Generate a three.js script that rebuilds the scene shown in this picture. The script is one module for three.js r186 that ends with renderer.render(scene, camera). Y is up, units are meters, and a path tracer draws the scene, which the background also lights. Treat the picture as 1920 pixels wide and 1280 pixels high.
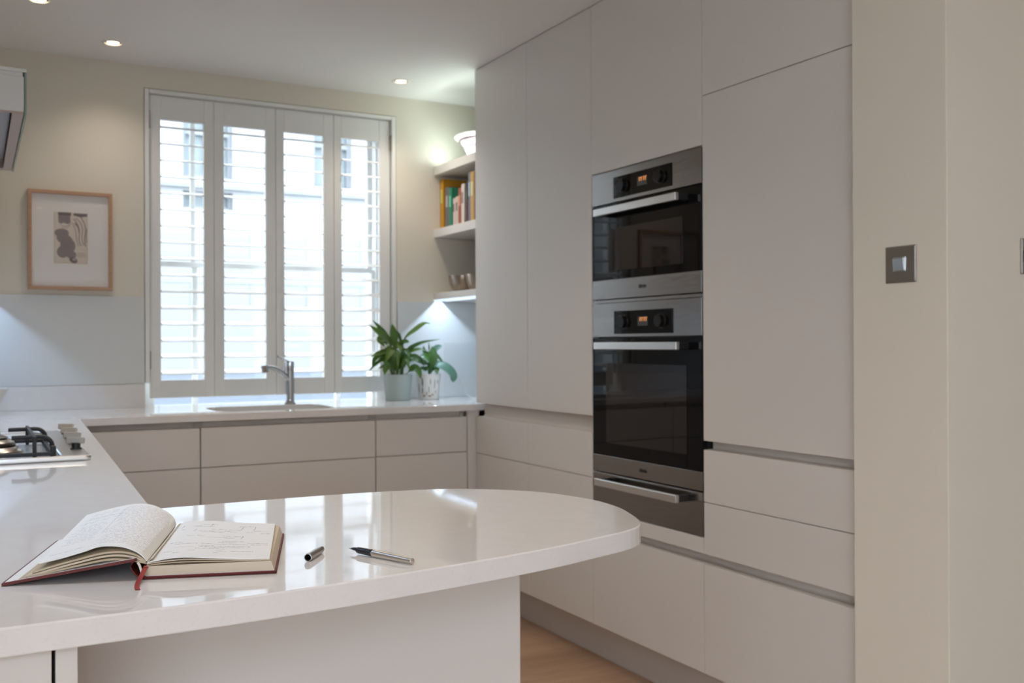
import * as THREE from 'three';
import { RoundedBoxGeometry } from 'three/addons/geometries/RoundedBoxGeometry.js';
import { TextGeometry } from 'three/addons/geometries/TextGeometry.js';
import { FontLoader } from 'three/addons/loaders/FontLoader.js';
import { mergeGeometries, mergeVertices, toCreasedNormals } from 'three/addons/utils/BufferGeometryUtils.js';
import { RectAreaLightUniformsLib } from 'three/addons/lights/RectAreaLightUniformsLib.js';

// ---------------------------------------------------------------- camera, sky, exposure
const scene = new THREE.Scene();
const camera = new THREE.PerspectiveCamera(38.33, 1920 / 1280, 0.05, 80);
camera.position.set(0, 1.163, 0);
camera.rotation.order = 'YXZ';
const RAD = Math.PI / 180;
camera.rotation.set(0.1455 * RAD, -28.7054 * RAD, -0.2413 * RAD);
camera.focus = 1.25; camera.userData.fStop = 9;
scene.add(camera);

const renderer = new THREE.WebGLRenderer({ antialias: true });
renderer.toneMapping = THREE.LinearToneMapping;
renderer.toneMappingExposure = 1.74;
renderer.shadowMap.enabled = true;
RectAreaLightUniformsLib.init();

scene.background = new THREE.Color().setRGB(0.87, 0.98, 1.11);     // flat white overcast
scene.backgroundIntensity = 3.8;

const WARM = new THREE.Color().setRGB(1.0, 0.88, 0.75), LED = new THREE.Color().setRGB(0.70, 0.92, 1.18), LED_L = new THREE.Color().setRGB(0.58, 0.88, 1.32), LED_UP = new THREE.Color().setRGB(0.82, 1.0, 0.93);
const SPOT = 1.06, LED_DOWN_L = 130, LED_LEFT_L = 64, LED_UP_L = 20, LEFT_NEAR = 0.7;                  // lamp strengths
const lampSpots = [                                               // x, z, strength factor, label
  [0.487, -4.178, 0.3, 'warm recessed downlight in ceiling above the framed picture'],
  [1.714, -4.176, 0.62, 'warm recessed downlight in ceiling between shutters and lit shelf'],
  [0.2, -3.775, 0.1, 'warm recessed downlight cut by the top edge, above the glass cooker hood'],
];
const farSpots = [[0.5, -2.9], [0.95, -2.6], [0.3, -1.2], [0.85, -1.1], [0.5, 0.6], [-1.5, 0.6], [0.5, 2.2], [2.8, 2.2], [-1.5, 2.2]];

// ---------------------------------------------------------------- helpers
let seed = 7;
const rnd = () => { seed = (seed * 1664525 + 1013904223) >>> 0; return seed / 4294967296; };
const V = (x, y, z) => new THREE.Vector3(x, y, z);
const used = {};
function numbered(n) { const k = used[n] = (used[n] ?? -1) + 1; return k ? `${n}_${String(k).padStart(3, '0')}` : n; }
function shade(m) { m.castShadow = true; m.receiveShadow = true; return m; }
function tag(o, label, category, group) { o.userData.label = label; o.userData.category = category; if (group) o.userData.group = group; return o; }
function thing(name, label, category, at = [0, 0, 0], turn = 0, group) {
  const o = new THREE.Group(); o.name = numbered(name); o.position.set(...at); o.rotation.y = turn; scene.add(o);
  return tag(o, label, category, group);
}
function boxUV(g) {                                              // uv in metres, by the way each face points
  const p = g.attributes.position, n = g.attributes.normal, uv = new Float32Array(p.count * 2);
  for (let i = 0; i < p.count; i++) {
    const a = Math.abs(n.getX(i)), b = Math.abs(n.getY(i)), c = Math.abs(n.getZ(i));
    const [s, t] = b >= a && b >= c ? [p.getX(i), p.getZ(i)] : a >= c ? [p.getZ(i), p.getY(i)] : [p.getX(i), p.getY(i)];
    uv[2 * i] = s; uv[2 * i + 1] = t;
  }
  g.setAttribute('uv', new THREE.BufferAttribute(uv, 2)); return g;
}
function merged(gs) {
  if (!Array.isArray(gs)) return gs;
  const a = gs.map((g) => { const h = g.index ? g.toNonIndexed() : g; for (const k of Object.keys(h.attributes)) if (!['position', 'normal', 'uv'].includes(k)) h.deleteAttribute(k); return h; });
  return mergeGeometries(a);
}
function part(parent, name, gs, mat, o = {}) {                   // geometry in world metres unless o.local
  let g = merged(gs);
  if (!o.local) { let q = parent; const off = V(0, 0, 0); while (q && q !== scene) { off.add(q.position); q = q.parent; } g = g.clone().translate(-off.x, -off.y, -off.z); }
  if (mat.userData.metres) boxUV(g);
  const m = shade(new THREE.Mesh(g, mat)); m.name = name; if (o.label) m.userData.label = o.label;
  parent.add(m); return m;
}
function struct(name, gs, mat) {
  const m = shade(new THREE.Mesh(merged(gs), mat)); if (mat.userData.metres) boxUV(m.geometry);
  m.name = numbered(name); m.userData.kind = 'structure'; scene.add(m); return m;
}
function bx(x0, x1, y0, y1, z0, z1, r = 0) {
  if (x1 < x0) [x0, x1] = [x1, x0]; if (y1 < y0) [y0, y1] = [y1, y0]; if (z1 < z0) [z0, z1] = [z1, z0];
  const g = r ? new RoundedBoxGeometry(x1 - x0, y1 - y0, z1 - z0, 2, r) : new THREE.BoxGeometry(x1 - x0, y1 - y0, z1 - z0);
  return g.translate((x0 + x1) / 2, (y0 + y1) / 2, (z0 + z1) / 2);
}
function cyl(r0, r1, h, x, y, z, n = 32) { return new THREE.CylinderGeometry(r0, r1, h, n).translate(x, y, z); }
function lathe(pts, n = 48) { return new THREE.LatheGeometry(pts.map(([a, b]) => new THREE.Vector2(a, b)), n); }
function tube(pts, r, n = 24, m = 10) { return new THREE.TubeGeometry(new THREE.CatmullRomCurve3(pts.map((p) => V(...p))), n, r, m); }
function roundRect(x0, x1, y0, y1, r, S = new THREE.Shape()) {
  S.moveTo(x0 + r, y0); S.lineTo(x1 - r, y0); S.absarc(x1 - r, y0 + r, r, -Math.PI / 2, 0); S.lineTo(x1, y1 - r); S.absarc(x1 - r, y1 - r, r, 0, Math.PI / 2);
  S.lineTo(x0 + r, y1); S.absarc(x0 + r, y1 - r, r, Math.PI / 2, Math.PI); S.lineTo(x0, y0 + r); S.absarc(x0 + r, y0 + r, r, Math.PI, 1.5 * Math.PI); return S;
}
function slab(shape, y0, y1, bevel = 0, seg = 14) {               // plan shape in (x, -z), extruded upwards
  return new THREE.ExtrudeGeometry(shape, { depth: y1 - y0 - 2 * bevel, bevelEnabled: bevel > 0, bevelSize: bevel, bevelOffset: -bevel, bevelThickness: bevel, bevelSegments: 2, curveSegments: seg })
    .rotateX(-Math.PI / 2).translate(0, y0 + bevel, 0);
}
// value noise, periodic over n cells
function noiseGrid(n) { const a = Array.from({ length: n * n }, rnd); return (x, y) => {
  const xi = Math.floor(x), yi = Math.floor(y), f = x - xi, g = y - yi, u = f * f * (3 - 2 * f), v = g * g * (3 - 2 * g), w = (i, j) => a[(((j % n) + n) % n) * n + ((i % n) + n) % n];
  return (w(xi, yi) * (1 - u) + w(xi + 1, yi) * u) * (1 - v) + (w(xi, yi + 1) * (1 - u) + w(xi + 1, yi + 1) * u) * v; }; }
function tex(size, fn, { srgb = false, metres = 1 } = {}) {       // fn(u, v) in 0..1 -> [r, g, b] 0..1 ; repeats every `metres`
  const d = new Uint8Array(size * size * 4);
  for (let j = 0; j < size; j++) for (let i = 0; i < size; i++) { const c = fn(i / size, j / size), k = 4 * (j * size + i); for (let q = 0; q < 3; q++) d[k + q] = Math.max(0, Math.min(255, Math.round(c[q] * 255))); d[k + 3] = 255; }
  const t = new THREE.DataTexture(d, size, size); t.magFilter = THREE.LinearFilter; t.minFilter = THREE.LinearMipmapLinearFilter; t.generateMipmaps = true; t.wrapS = t.wrapT = THREE.RepeatWrapping;
  if (srgb) t.colorSpace = THREE.SRGBColorSpace; t.repeat.set(1 / metres, 1 / metres); t.needsUpdate = true; return t;
}
const lin = (r, g, b) => new THREE.Color().setRGB(r, g, b);
function std(c, rough, o = {}) { const { metres, ...p } = o; const m = new THREE.MeshPhysicalMaterial({ color: c, roughness: rough, ...p }); if (metres) m.userData.metres = true; return m; }

// ---------------------------------------------------------------- materials
const n16 = noiseGrid(16), n64 = noiseGrid(64), n128 = noiseGrid(128), n8 = noiseGrid(8);
const fineBump = tex(256, (u, v) => { const a = 0.5 * n64(u * 64, v * 64) + 0.5 * n128(u * 128, v * 128); return [a, a, a]; }, { metres: 0.5 });
const rollerBump = tex(256, (u, v) => { const a = 0.6 * n128(u * 128, v * 128) + 0.4 * n64(u * 64, v * 64); return [a, a, a]; }, { metres: 0.35 });
const speck = tex(512, (u, v) => { const a = n128(u * 128, v * 128), b = n128(u * 128 + 37.3, v * 128 + 11.7), c = 0.965 + 0.03 * n16(u * 16, v * 16) - (a > 0.86 ? 0.035 : 0) + (b > 0.88 ? 0.03 : 0); return [c, c, c * 0.998]; }, { metres: 0.3 });
const brush = tex(256, (u, v) => { const a = 0.35 + 0.4 * n128(u * 4, v * 128) + 0.25 * n64(u * 2, v * 64); return [a, a, a]; }, { metres: 0.12 });
const woodTex = tex(256, (u, v) => { const w = 0.5 + 0.5 * Math.sin(40 * v + 5 * n8(u * 2, v * 8)), a = 0.8 + 0.12 * n64(u * 6, v * 64) + 0.08 * w; return [a, a * 0.97, a * 0.93]; }, { metres: 0.2 });
const floorTex = tex(1024, (u, v) => {                            // boards with the grain running along x
  const a = n8(u * 2, v * 8), b = n16(u * 2 + 3.3, v * 16 + 1.7), c = n64(u * 8, v * 64), f = n128(u * 40, v * 128), t = 0.42 * a + 0.33 * b + 0.17 * c + 0.08 * f;
  return [0.58 + 0.26 * t, 0.455 + 0.25 * t, 0.36 + 0.23 * t]; }, { srgb: true, metres: 1.3 });
const M = {
  wall: std(lin(0.72, 0.67, 0.575), 0.9, { bumpMap: rollerBump, bumpScale: 0.00015, metres: true }),
  ceiling: std(lin(0.80, 0.785, 0.76), 0.95, { bumpMap: rollerBump, bumpScale: 0.00015, metres: true }),
  floor: std(lin(0.9, 0.9, 0.9), 0.5, { map: floorTex, metres: true }),
  cabinet: std(lin(0.66, 0.625, 0.585), 0.42, { bumpMap: fineBump, bumpScale: 0.00005, metres: true }),
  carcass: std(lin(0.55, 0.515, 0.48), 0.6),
  channel: std(lin(0.72, 0.645, 0.575), 0.6),
  worktop: std(lin(0.77, 0.745, 0.725), 0.04, { map: speck, metres: true, ior: 1.55 }),
  shutter: std(lin(0.80, 0.80, 0.775), 0.38),
  white: std(lin(0.8, 0.8, 0.78), 0.45),
  sash: std(lin(0.8, 0.81, 0.8), 0.35),
  pane: std(lin(1, 1, 1), 0, { transmission: 1, thickness: 0, ior: 1.5 }),
  clear: std(lin(1, 1, 1), 0, { transmission: 1, thickness: 0, ior: 1.5 }),
  greenGlass: std(lin(0.34, 0.46, 0.42), 0.05, { transmission: 0.35, thickness: 0.01, attenuationColor: lin(0.3, 0.6, 0.5), attenuationDistance: 0.05 }),
  splash: std(lin(0.66, 0.675, 0.67), 0.025, { ior: 1.55 }),
  steel: std(lin(0.30, 0.285, 0.275), 0.3, { metalness: 1, roughnessMap: brush, metres: true, anisotropy: 0.6 }),
  steelBright: std(lin(0.72, 0.72, 0.71), 0.3, { metalness: 1 }),
  chrome: std(lin(0.50, 0.51, 0.53), 0.09, { metalness: 1 }),
  satin: std(lin(0.34, 0.31, 0.285), 0.32, { metalness: 1 }),
  blackGlass: std(lin(0.005, 0.005, 0.0055), 0.03, { ior: 1.24 }),
  ovenWindow: std(lin(0.007, 0.005, 0.005), 0.02, { ior: 1.5 }),
  black: std(lin(0.012, 0.012, 0.013), 0.45),
  dial: std(lin(0.007, 0.007, 0.007), 0.3, { ior: 1.3 }),
  iron: std(lin(0.016, 0.016, 0.019), 0.5),
  digit: std(lin(0.05, 0.02, 0.01), 0.4, { emissive: lin(1, 0.36, 0.08), emissiveIntensity: 0.55 }),
  displayGlass: std(lin(0.035, 0.034, 0.036), 0.2),
  oak: std(lin(0.52, 0.315, 0.20), 0.5, { map: woodTex, metres: true }),
  mat: std(lin(0.82, 0.79, 0.76), 0.9),
  knobTan: std(lin(0.46, 0.42, 0.365), 0.4), plinth: std(lin(0.64, 0.585, 0.53), 0.5),
  brass: std(lin(0.35, 0.3, 0.24), 0.4, { metalness: 1 }),
  bulb: std(lin(1, 0.9, 0.8), 0.4, { emissive: lin(1, 0.78, 0.5), emissiveIntensity: 5 }),
  led: std(lin(0.9, 0.95, 1), 0.5, { emissive: LED, emissiveIntensity: 3 }),
  profile: std(lin(0.06, 0.06, 0.065), 0.6), lens: std(lin(0.35, 0.37, 0.4), 0.5, { emissive: LED, emissiveIntensity: 0.6 }),
  ledUp: std(lin(0.9, 1, 0.97), 0.5, { emissive: LED_UP, emissiveIntensity: 4 }),
  gap: std(lin(0.03, 0.028, 0.027), 0.8),
  facade: std(lin(0.33, 0.345, 0.355), 0.9), facadeBase: std(lin(0.155, 0.18, 0.21), 0.9), facadeLow: std(lin(0.235, 0.255, 0.27), 0.9), facadeWin: std(lin(0.175, 0.21, 0.222), 0.6), facadeTrim: std(lin(0.21, 0.23, 0.242), 0.8),
  ground: std(lin(0.42, 0.42, 0.41), 0.95),
};

// ================================================================= SETTING
const ZB = -4.456, YC = 2.366, XL = -0.42, XR = 2.53, XF = 1.93, YW = 0.90, FX = XF + 0.0195;

const ROOFLIGHT = [[-3.6, -1.4], [-3.6, -3.3], [-0.4, -3.3], [-0.4, -1.4]];   // plan of the roof opening over the lounge, (x, -z)
// floor and ceiling (ceiling with round cut-outs for the downlights)
struct('floor', bx(-4.2, 4.8, -0.12, 0, ZB - 0.3, 3.9), M.floor);
{
  const S = new THREE.Shape([[-4.2, -3.9], [4.8, -3.9], [4.8, 4.76], [-4.2, 4.76]].map((p) => new THREE.Vector2(...p)));
  S.holes.push(new THREE.Path(ROOFLIGHT.map((p) => new THREE.Vector2(...p))));
  for (const [x, z] of [...lampSpots, ...farSpots]) { const h = new THREE.Path(); h.absarc(x, -z, 0.031, 0, 2 * Math.PI, true); S.holes.push(h); }
  struct('ceiling', slab(S, YC, YC + 0.1, 0, 12), M.ceiling);
  const T = new THREE.Shape([[-4.2, -3.9], [4.8, -3.9], [4.8, 4.76], [-4.2, 4.76]].map((p) => new THREE.Vector2(...p))); T.holes.push(new THREE.Path(ROOFLIGHT.map((p) => new THREE.Vector2(...p))));
  struct('roof', slab(T, YC + 0.1, YC + 0.25), M.ceiling);
}
// back wall round the window opening
const WX0 = 0.641, WX1 = 1.8025, WY0 = YW - 0.04, WY1 = 2.2715, WT = 0.3;
struct('wall_back', [bx(-0.6, WX0, 0, YC, ZB - WT, ZB), bx(WX1, XR + 0.2, 0, YC, ZB - WT, ZB), bx(WX0, WX1, 0, WY0, ZB - WT, ZB), bx(WX0, WX1, WY1, YC, ZB - WT, ZB)], M.wall);
struct('wall_left', [bx(XL - 0.2, XL, 0, YC, ZB, -0.6), bx(-4, XL, 0, YC, -0.8, -0.6)], M.wall);
struct('wall_right', bx(XR, XR + 0.2, 0, YC, ZB, -1.72), M.wall);
struct('wall_pier', bx(1.90, 4.6, 0, YC, -1.72, -1.451, 0.003), M.wall);
struct('wall_lounge_left', [bx(-4.2, -4, 0, 1.3, -0.8, 3.6), bx(-4.2, -4, 2.33, YC, -0.8, 3.6), bx(-4.2, -4, 1.3, 2.33, -0.8, 0.2), bx(-4.2, -4, 1.3, 2.33, 3.0, 3.6)], M.ceiling);
struct('wall_lounge_right', bx(4.6, 4.8, 0, YC, -1.72, 3.6), M.ceiling);
{ // rear wall of the room behind the camera, with two wide glazed openings
  const S = new THREE.Shape([[-4.2, 0], [4.8, 0], [4.8, YC], [-4.2, YC]].map((p) => new THREE.Vector2(...p)));
  for (const [a, b, c] of [[-3.8, 0.1, 1.35], [3.3, 4.2, 1.6]]) S.holes.push(new THREE.Path([[a, c], [a, 2.33], [b, 2.33], [b, c]].map((p) => new THREE.Vector2(...p))));
  struct('wall_rear', new THREE.ExtrudeGeometry(S, { depth: 0.25, bevelEnabled: false }).translate(0, 0, 3.6), M.ceiling);
}
// window sill in the reveal, level with the worktop
struct('window_sill', bx(WX0, WX1, WY0, YW, ZB - 0.1, ZB), M.worktop);
{ // sash window in the reveal
  const w = new THREE.Group(); w.name = 'window_1'; w.userData.kind = 'structure'; w.position.set(1.219, YW, ZB - 0.12); scene.add(w);
  const zu = ZB - 0.165, zl = ZB - 0.12, ym = 1.528;
  part(w, 'window_frame', [bx(WX0, 0.69, YW, WY1, ZB - 0.24, ZB - 0.1), bx(1.735, WX1, YW, WY1, ZB - 0.24, ZB - 0.1), bx(0.69, 1.735, WY1 - 0.03, WY1, ZB - 0.24, ZB - 0.1), bx(0.69, 1.735, YW - 0.04, YW - 0.03, ZB - 0.24, ZB - 0.1)], M.sash);
  part(w, 'sash', [bx(0.69, 0.70, ym, WY1 - 0.03, zu - 0.03, zu), bx(1.715, 1.735, ym, WY1 - 0.03, zu - 0.03, zu), bx(0.70, 1.715, 2.19, WY1 - 0.03, zu - 0.03, zu), bx(0.70, 1.715, ym - 0.008, ym + 0.016, zu - 0.03, zu, 0.003)], M.sash);
  part(w, 'sash', [bx(0.69, 0.70, YW - 0.03, ym, zl - 0.03, zl), bx(1.718, 1.735, YW - 0.03, ym, zl - 0.03, zl), bx(0.70, 1.718, YW - 0.03, YW - 0.004, zl - 0.03, zl), bx(0.70, 1.718, ym - 0.014, ym + 0.010, zl - 0.03, zl, 0.003)], M.sash);
  for (const x of [0.876, 1.545]) { part(w, 'glazing_bar', bx(x - 0.01, x + 0.01, ym + 0.016, 2.19, zu - 0.026, zu - 0.002, 0.002), M.sash); part(w, 'glazing_bar', bx(x - 0.011, x + 0.011, YW - 0.004, ym - 0.014, zl - 0.026, zl - 0.002, 0.002), M.sash); }
  for (const [a, b] of [[0.70, 0.866], [0.886, 1.535], [1.555, 1.715]]) { part(w, 'pane', bx(a, b, ym + 0.016, 2.19, zu - 0.016, zu - 0.013), M.pane); part(w, 'pane', bx(a, b, YW - 0.004, ym - 0.014, zl - 0.016, zl - 0.013), M.pane); }
}
// street outside
struct('ground_outside', [bx(-30, 30, -0.5, -0.3, -40, ZB - 0.35), bx(-30, 30, -0.5, -0.3, 3.95, 40), bx(-30, -4.3, -0.5, -0.3, ZB - 0.35, 3.95)], M.ground);
{
  const z = -14, t = thing('street_facade', 'pale rendered house across the street seen through the shutter slats', 'building', [2.5, -0.3, z]);
  const wins = [[2.52, 3.2, 3.49, 4.75], [4.37, 4.955, 3.46, 4.75], [6.3, 6.95, 3.46, 4.75], [0.6, 1.25, 3.46, 4.75], [2.52, 3.2, 3.06, 3.30]];
  const S = new THREE.Shape([[-9, -0.3], [14, -0.3], [14, 6.4], [-9, 6.4]].map((p) => new THREE.Vector2(...p)));
  for (const [a, b, c, d] of wins) S.holes.push(new THREE.Path([[a, c], [a, d], [b, d], [b, c]].map((p) => new THREE.Vector2(...p))));
  part(t, 'facade_wall', new THREE.ExtrudeGeometry(S, { depth: 0.4, bevelEnabled: false }).translate(0, 0, z - 0.4), M.facade);
  for (const [a, b, c, d] of wins) {
    const zf = z - 0.16, zn = z - 0.1, m = (a + b) / 2, w = c + (d - c) * 0.48, g = [bx(a, a + 0.05, c, d, zf, zn), bx(b - 0.05, b, c, d, zf, zn), bx(a + 0.05, b - 0.05, c, c + 0.05, zf, zn), bx(a + 0.05, b - 0.05, d - 0.05, d, zf, zn)];
    if (d - c > 0.5) g.push(bx(a + 0.05, b - 0.05, w, w + 0.06, zf, zn), bx(m - 0.02, m + 0.02, c + 0.05, w, zf, zn), bx(m - 0.02, m + 0.02, w + 0.06, d - 0.05, zf, zn));
    const f = part(t, 'facade_window', g, M.facadeTrim);
    part(f, 'facade_pane', bx(a, b, c, d, z - 0.2, z - 0.17), M.facadeWin);
  }
  part(t, 'string_course', bx(-9, 14, 3.33, 3.385, z, z + 0.1, 0.006), M.facadeTrim);
  part(t, 'plinth', bx(-9, 14, 0.8, 1.31, z, z + 0.05), M.facadeLow); part(t, 'basement_wall', bx(-9, 14, -0.3, 0.8, z, z + 0.04), M.facadeBase);
  // blocks of the lower storey
  const blocks = [];
  for (let r = 0; r < 5; r++) for (let k = 0; k < 17; k++) { const x0 = -6 + k * 0.82 + (r % 2) * 0.41, y0 = 1.3 + r * 0.36; blocks.push([x0, y0, x0 + 0.811, y0 + 0.351]); }
  for (const [a, b, c, d] of blocks) if (d < 3.0) part(t, 'stone_block', bx(a, c, b, d, z, z + 0.012, 0.004), M.facadeLow);
}

// ================================================================= SHUTTERS
{
  const f = thing('window_surround', 'off-white painted frame round the four shutter panels', 'frame', [1.219, YW, ZB]);
  const z0 = ZB - 0.045, z1 = ZB + 0.003;
  for (const [x0, x1] of [[0.644, 0.6625], [1.7798, 1.7998]]) part(f, 'frame_post', bx(x0, x1, 1.003, 2.2690, z0, z1, 0.002), M.shutter);
  part(f, 'frame_head', bx(0.663, 1.7793, 2.2522, 2.2690, z0, z1, 0.002), M.shutter);
  for (const [x, y] of [[0.6655, 2.14], [0.6655, 1.10], [1.7765, 2.14], [1.7765, 1.10]]) part(f, 'hinge', [cyl(0.0035, 0.0035, 0.078, x, y, z1 - 0.008, 12), bx(x - 0.003, x + 0.003, y - 0.036, y + 0.036, z1 - 0.02, z1 - 0.009)], M.brass, { label: 'dull metal hinge' });
  const edges = [0.667, 0.9395, 1.2165, 1.494, 1.777], open = [[0.7125, 0.8965], [0.983, 1.171], [1.256, 1.444], [1.532, 1.7225]];
  const where = ['leftmost panel of the white louvred window shutters, beside the picture', 'second shutter panel from the left, behind the tap spout tip', 'third shutter panel from the left, behind the tap body', 'rightmost white shutter panel, partly behind the leafy pot plant'];
  const y0 = 0.934, y1 = 2.2492, oy0 = 1.0112, oy1 = 2.1465, zf = ZB - 0.02, zb = zf - 0.027, r = 0.002;
  for (let k = 0; k < 4; k++) {
    const [a, b] = [edges[k] + 0.001, edges[k + 1] - 0.001], [c, d] = open[k];
    const t = thing('louvred_shutter', where[k], 'shutter', [(a + b) / 2, y0, zb], 0, 'louvred shutter panels in the window');
    part(t, 'stile', bx(a, c, y0, y1, zb, zf, r), M.shutter); part(t, 'stile', bx(d, b, y0, y1, zb, zf, r), M.shutter);
    part(t, 'top_rail', bx(c, d, oy1, y1, zb + 0.001, zf - 0.0008, r), M.shutter); part(t, 'bottom_rail', bx(c, d, y0, oy0, zb + 0.001, zf - 0.0008, r), M.shutter);
    const S = new THREE.Shape(); S.absellipse(0, 0, 0.0345, 0.0042, 0, 2 * Math.PI);
    const blade = new THREE.ExtrudeGeometry(S, { depth: d - c - 0.003, bevelEnabled: false, curveSegments: 10 }).rotateY(Math.PI / 2);   // length along x, width along z
    for (let i = 0; i < 16; i++) {
      const m = part(t, 'louvre', blade, M.shutter, { local: true });
      m.position.set(c + 0.0015 - (a + b) / 2, 2.1160 - i * 0.0714 - y0, (zf + zb) / 2 - zb); m.rotation.x = 15 * RAD;
    }
  }
}

// ================================================================= WORKTOP
{
  const pen = [[0.25, 1.6676], [0.418, 1.6676], [0.52, 1.6655], [0.6244, 1.657], [0.7645, 1.6208], [0.8741, 1.522], [0.914, 1.4006], [0.9135, 1.33], [0.898, 1.2645], [0.8424, 1.1573], [0.7214, 1.1085], [0.6219, 1.0826], [0.4635, 1.0565], [0.3546, 1.0435], [0.2149, 1.0345], [0.02, 1.0335]];
  const curve = new THREE.CatmullRomCurve3(pen.slice(1).map(([x, d]) => V(x, d, 0)), false, 'centripetal').getPoints(110);
  const pts = [[XL, 4.456], [XR, 4.456], [XR, 3.860], [1.93, 3.860], [1.93, 3.846], [0.3345, 3.846], [0.251, 1.6676], ...curve.map((p) => [p.x, p.y]), [XL, 1.0335]].map((p) => new THREE.Vector2(...p)).reverse();
  const S = new THREE.Shape(pts); S.holes.push(roundRect(0.845, 1.335, 3.945, 4.275, 0.085, new THREE.Path()));
  const t = thing('worktop', 'glossy white stone worktop running round the kitchen to a rounded peninsula', 'worktop', [0.3, 0.872, -2.6]);
  part(t, 'worktop_slab', slab(S, 0.872, YW, 0.0018, 24), M.worktop);
  part(t, 'upstand', bx(XL, 0.641, YW, 0.9985, ZB, ZB + 0.016, 0.0015), M.worktop);
}
{ // undermounted sink
  const t = thing('sink', 'pale undermounted sink bowl let into the worktop below the window', 'sink', [1.09, 0.7, -4.11]);
  const S = roundRect(0.82, 1.36, 3.92, 4.30, 0.1); S.holes.push(roundRect(0.842, 1.338, 3.942, 4.278, 0.087, new THREE.Path()));
  part(t, 'bowl', [slab(S, 0.70, 0.8715), slab(roundRect(0.82, 1.36, 3.92, 4.30, 0.1), 0.69, 0.70)], std(lin(0.62, 0.60, 0.57), 0.3));
  part(t, 'drain', cyl(0.04, 0.04, 0.004, 1.09, 0.703, -4.11), M.chrome);
}
{ // mixer tap
  const x = 1.240, z = -4.335, t = thing('kitchen_tap', 'chrome single-lever mixer tap standing behind the sink', 'tap', [x, YW, z]);
  part(t, 'body', lathe([[0, 0], [0.024, 0], [0.024, 0.006], [0.0205, 0.009], [0.0195, 0.02], [0.0185, 0.11], [0.018, 0.15], [0.018, 0.152], [0.0185, 0.154], [0.0185, 0.186], [0.0165, 0.19], [0, 0.191]]), M.chrome, { local: true });
  part(t, 'spout', [tube([[-0.008, 0.108, 0.004], [-0.03, 0.128, 0.02], [-0.06, 0.148, 0.042], [-0.1, 0.163, 0.07], [-0.132, 0.166, 0.09]], 0.0105, 30, 14), new THREE.SphereGeometry(0.0105, 16, 12).translate(-0.132, 0.166, 0.09)], M.chrome, { local: true });
  part(t, 'spray_head', new THREE.CylinderGeometry(0.0155, 0.014, 0.03, 24).rotateZ(0.15).translate(-0.138, 0.160, 0.094), M.chrome, { local: true });
  part(t, 'lever', tube([[-0.004, 0.188, 0.004], [-0.03, 0.198, 0.016], [-0.064, 0.213, 0.03]], 0.0042, 12, 10), M.chrome, { local: true });
  part(t, 'side_mount', new THREE.CylinderGeometry(0.009, 0.011, 0.075, 20).translate(-0.022, 0.15, 0.012), M.chrome, { local: true });
}
// glass splashbacks
tag(part(scene, numbered('glass_splashback'), bx(XL, 0.6405, 0.9995, 1.3724, ZB + 0.001, ZB + 0.007, 0.001), M.splash), 'white back-painted glass splashback below the framed picture', 'splashback');
tag(part(scene, numbered('glass_splashback'), bx(1.8035, XR, YW + 0.001, 1.3724, ZB + 0.001, ZB + 0.007, 0.001), M.splash), 'white back-painted glass splashback behind the pot plants under the lit shelf', 'splashback');

// ================================================================= CABINETS
const GAP = 0.0022;
function channelAlongZ(y0, y1, z0, z1, x) {                       // cove finger channel in a face that looks to -x
  const S = new THREE.Shape(), d = 0.024, h = y1 - y0, r = Math.min(0.012, h * 0.4);
  S.moveTo(0, -0.012); S.lineTo(d + 0.004, -0.012); S.lineTo(d + 0.004, h + 0.01); S.lineTo(d, h + 0.01); S.lineTo(d, r); S.quadraticCurveTo(d, 0, d - r, 0); S.lineTo(0.0, 0);
  return new THREE.ExtrudeGeometry(S, { depth: z1 - z0, bevelEnabled: false, curveSegments: 8 }).translate(x, y0 - 0.001, z0);
}
function frontX(t, name, y0, y1, z0, z1, x = XF) { return part(t, name, bx(x, x + 0.019, y0 + GAP / 2, y1 - GAP / 2, z0 + GAP / 2, z1 - GAP / 2, 0.0012), M.cabinet); }
function carcassX(t, z0, z1, spans, x = XF + 0.0195) { part(t, 'carcass', spans.map(([a, b, in_]) => bx(x + (in_ || 0), XR - 0.01, a, b, z0 + 0.0005, z1 - 0.0005)), M.carcass); }
const TOP = 2.3635, zA = -3.856, zBv = -3.396, zC = -2.930, zD = -2.324, zE = -1.722, PL = 0.166;
for (const [z0, z1, lab] of [[zA, zBv, 'tall flat-fronted cabinet at the far end, next to the lit shelves'], [zBv, zC, 'tall flat-fronted cabinet standing just left of the built-in ovens']]) {
  const t = thing('tall_cabinet', lab, 'cabinet', [XF + 0.3, 0, (z0 + z1) / 2]);
  carcassX(t, z0, z1, [[PL, 0.488, 0.004], [0.488, 0.54, 0.032], [0.54, 0.835, 0.004], [0.835, 0.93, 0.032], [0.93, TOP, 0.004]]);
  frontX(t, 'door', 0.905, TOP, z0, z1); part(t, 'handle_channel', channelAlongZ(0.848, 0.905, z0, z1, XF + 0.0195), M.channel);
  frontX(t, 'drawer', 0.687, 0.848, z0, z1); frontX(t, 'drawer', 0.5265, 0.687, z0, z1);
  part(t, 'handle_channel', channelAlongZ(0.497, 0.5265, z0, z1, XF + 0.0195), M.channel); frontX(t, 'drawer', PL, 0.497, z0, z1);
}
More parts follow.
